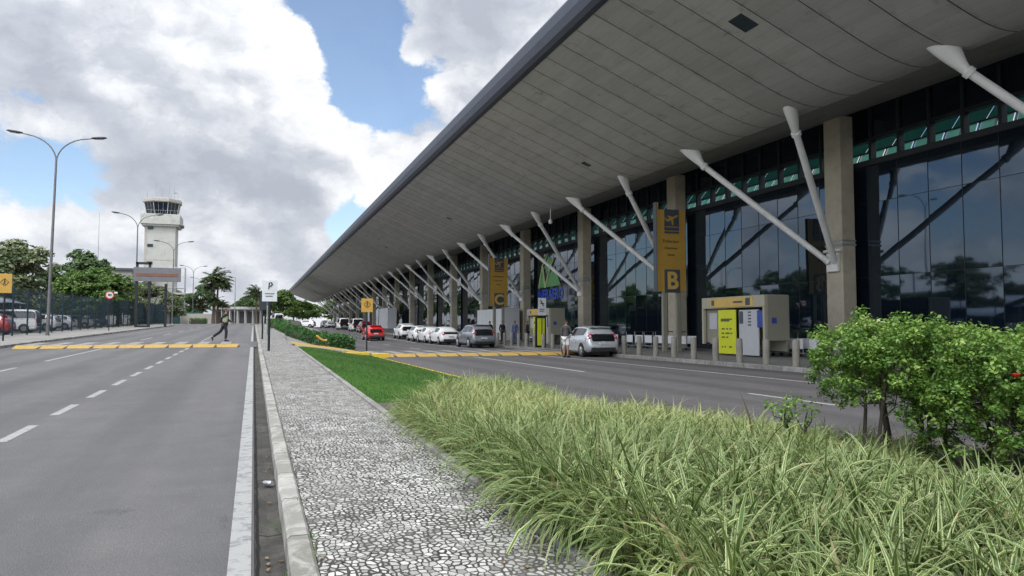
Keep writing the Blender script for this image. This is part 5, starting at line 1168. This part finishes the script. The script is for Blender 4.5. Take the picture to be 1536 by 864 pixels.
def person(label, loc, rz, shirt, legs, pose='stand', shorts=False, vest=None, long_sleeve=True, bag=False, arms=None):
    r = thing('person', loc, label, 'person', None, R(rz)); lean = .05 if pose == 'walk' else 0
    J = {'pelvis': ((0,0,.96), (.135,.095)), 'waist': ((0,.01+lean*.3,1.12), (.125,.09)), 'chest': ((0,.01+lean*.8,1.32), (.155,.105)), 'upper': ((0,.0+lean,1.44), (.12,.08)), 'neck': ((0,.01+lean,1.53), .052), 'jaw': ((0,.035+lean,1.595), (.062,.075)), 'head': ((0,.025+lean,1.67), (.076,.094)), 'crown': ((0,.015+lean,1.74), (.055,.066))}
    E = [('pelvis','waist'),('waist','chest'),('chest','upper'),('upper','neck'),('neck','jaw'),('jaw','head'),('head','crown')]
    if pose == 'walk':
        leg = {1: ((.09,.02,.92),(.10,.10,.52),(.10,.06,.10),(.10,.20,.04)), -1: ((-.09,-.02,.92),(-.10,-.20,.54),(-.10,-.60,.24),(-.10,-.58,.09))}
        arm = {1: ((.19,lean,1.43),(.25,-.20,1.20),(.24,-.12,.97)), -1: ((-.19,lean,1.43),(-.25,.16,1.19),(-.22,.34,1.02))}
    else:
        leg = {s: ((s*.09,0,.92),(s*.10,.02,.51),(s*.11,-.02,.09),(s*.12,.13,.04)) for s in (1,-1)}
        arm = arms or {s: ((s*.19,0,1.43),(s*.25,-.03,1.15),(s*.24,.07,.92)) for s in (1,-1)}
    body = dict(J); BE = list(E)
    for s, t_ in ((1,'r'),(-1,'l')):
        for k, p, rad in zip(('hip','knee','ankle','toe'), leg[s], (.085,.058,.042,.036)): body[k+t_] = (p, rad)
        BE += [('pelvis','hip'+t_),('hip'+t_,'knee'+t_),('knee'+t_,'ankle'+t_),('ankle'+t_,'toe'+t_)]
        for k, p, rad in zip(('sho','elb','wri'), arm[s], (.058,.043,.030)): body[k+t_] = (p, rad)
        w_ = Vector(arm[s][2]); dv = (w_-Vector(arm[s][1])).normalized(); palm = w_+dv*.07; body['palm'+t_] = (tuple(palm), (.036,.020))
        BE += [('upper','sho'+t_),('sho'+t_,'elb'+t_),('elb'+t_,'wri'+t_),('wri'+t_,'palm'+t_)]
    b = skin_mesh('body', body, BE, MATS['skin'], r)
    # fingers, nose, ears joined into the body mesh
    m = MB()
    for s in (1, -1):
        w_ = Vector(arm[s][2]); dv = (w_-Vector(arm[s][1])).normalized(); palm = w_+dv*.07; fw = Vector((0,1,0)); fw = (fw-dv*fw.dot(dv)).normalized()
        for k, ln in enumerate((.062,.074,.080,.070)):
            o0 = palm+fw*(-.030+.020*k)+dv*.005; m.tube([o0, o0+dv*ln*.55+Vector((-s*.004,0,0)), o0+dv*ln+Vector((-s*.022,0,0))], [.009,.0085,.006], 6)
        t0 = w_+fw*.022+dv*.02; m.tube([t0, t0+fw*.03+dv*.03, t0+fw*.035+dv*.065], [.011,.010,.007], 6)
    hy = .025+lean; m.tube([(0,hy+.085,1.685),(0,hy+.110,1.645),(0,hy+.085,1.632)], [.010,.016,.008], 6)
    for s in (-1, 1): m.tube([(s*.078,hy-.01,1.645),(s*.088,hy-.018,1.675),(s*.078,hy-.005,1.695)], [.010,.018,.010], 6)
    me2 = m.build('tmp', MATS['skin'], None, smooth=True); bm = bmesh.new(); bm.from_mesh(b.data); bm.from_mesh(me2.data); bm.to_mesh(b.data); bm.free(); bpy.data.objects.remove(me2)
    hr = {'a': ((0,hy-.035,1.66), (.080,.075)), 'b': ((0,hy-.02,1.725), (.082,.090)), 'c': ((0,hy-.005,1.765), (.062,.070))}; skin_mesh('hair', hr, [('a','b'),('b','c')], MATS['hair'], r)
    m = MB()
    for s in (-1, 1): m.lathe([(0,1.668),(.010,1.672),(.010,1.680),(0,1.684)], 8, (s*.030, hy+.082))
    m.box(-.024, hy+.080, 1.606, .024, hy+.092, 1.614); m.build('facial_features', MATS['sign_text'], r)
    S = {'p': ((0,0,.93), (.16,.12)), 'w': ((0,.01+lean*.3,1.12), (.145,.11)), 'c': ((0,.01+lean*.8,1.32), (.172,.122)), 'u': ((0,lean,1.45), (.13,.085)), 'n': ((0,.005+lean,1.50), .065)}; SE = [('p','w'),('w','c'),('c','u'),('u','n')]
    for s, t_ in ((1,'r'),(-1,'l')):
        a_ = [Vector(q) for q in arm[s]]; S['s'+t_] = (tuple(a_[0]), .074); S['e'+t_] = (tuple(a_[1] if long_sleeve else a_[0].lerp(a_[1], .75)), .058); SE += [('u','s'+t_),('s'+t_,'e'+t_)]
        if long_sleeve: S['f'+t_] = (tuple(a_[1].lerp(a_[2], .92)), .044); SE.append(('e'+t_,'f'+t_))
    skin_mesh('shirt', S, SE, MATS[shirt], r)
    if vest: skin_mesh('vest', {'a': ((0,.0,.99), (.17,.132)), 'b': ((0,.01+lean*.4,1.15), (.165,.128)), 'c': ((0,.01+lean*.8,1.33), (.184,.136)), 'd': ((0,lean,1.44), (.15,.10))}, [('a','b'),('b','c'),('c','d')], MATS[vest], r)
    T = {'p': ((0,0,.98), (.15,.115))}; TE = []
    for s, t_ in ((1,'r'),(-1,'l')):
        h_, k_, a_, o_ = [Vector(q) for q in leg[s]]; T['h'+t_] = (tuple(h_), (.105,.10)); T['k'+t_] = (tuple(k_ if not shorts else h_.lerp(k_, .95)), .082 if not shorts else .10); TE += [('p','h'+t_),('h'+t_,'k'+t_)]
        if not shorts: T['a'+t_] = (tuple(k_.lerp(a_, .93)), .066); TE.append(('k'+t_,'a'+t_))
        dv = (o_-a_); m = MB(); dn = dv.normalized(); rs = []
        for f, w_, h2 in ((-.35,.036,.05),(0,.046,.062),(.5,.05,.045),(1.0,.046,.036),(1.25,.028,.026)):
            c = a_+dv*f+Vector((0,0,-.02*(1-f))); sd = Vector((1,0,0)); up = sd.cross(dn).normalized(); rs.append([tuple(c+sd*math.cos(q)*w_+up*math.sin(q)*h2) for q in [2*math.pi*i/10 for i in range(10)]])
        m.rings(rs); m.build('shoe', MATS['shoe'], r, smooth=True)
    skin_mesh('shorts' if shorts else 'trousers', T, TE, MATS[legs], r)
    return r
person('pedestrian in dark trousers and pale green vest striding over the crosswalk', (-1.45, 42.0, zm(42)+.15), -90, 'cloth_dark', 'cloth_dark', 'walk', vest='cloth_pale')
bend = {1: ((.19,.02,1.43),(.24,.10,1.16),(.16,.33,1.10)), -1: ((-.19,.0,1.43),(-.25,-.03,1.15),(-.23,.06,.92))}
person('man in dark grey shirt and white shorts standing beside the silver hatchback', (13.85, 31.7, zt(31)+.006), -62, 'cloth_grey', 'cloth_white', shorts=True, arms=bend)
person('person in dark clothes standing behind the roof of the grey SUV', (17.9, 56.2, zt(56)+.145), 20, 'cloth_dark', 'cloth_dark')
person('person in dark clothes standing just right of the grey SUV', (17.75, 52.6, zt(52)+.145), 200, 'cloth_dark', 'cloth_dark')
person('person in blue clothes standing by the column between SUV and totem', (18.7, 52.4, zt(52)+.145), 120, 'cloth_blue', 'cloth_blue')
person('person in black standing before the farther kiosk left of the totem', (19.3, 51.3, zt(51)+.145), 60, 'cloth_dark', 'cloth_dark')
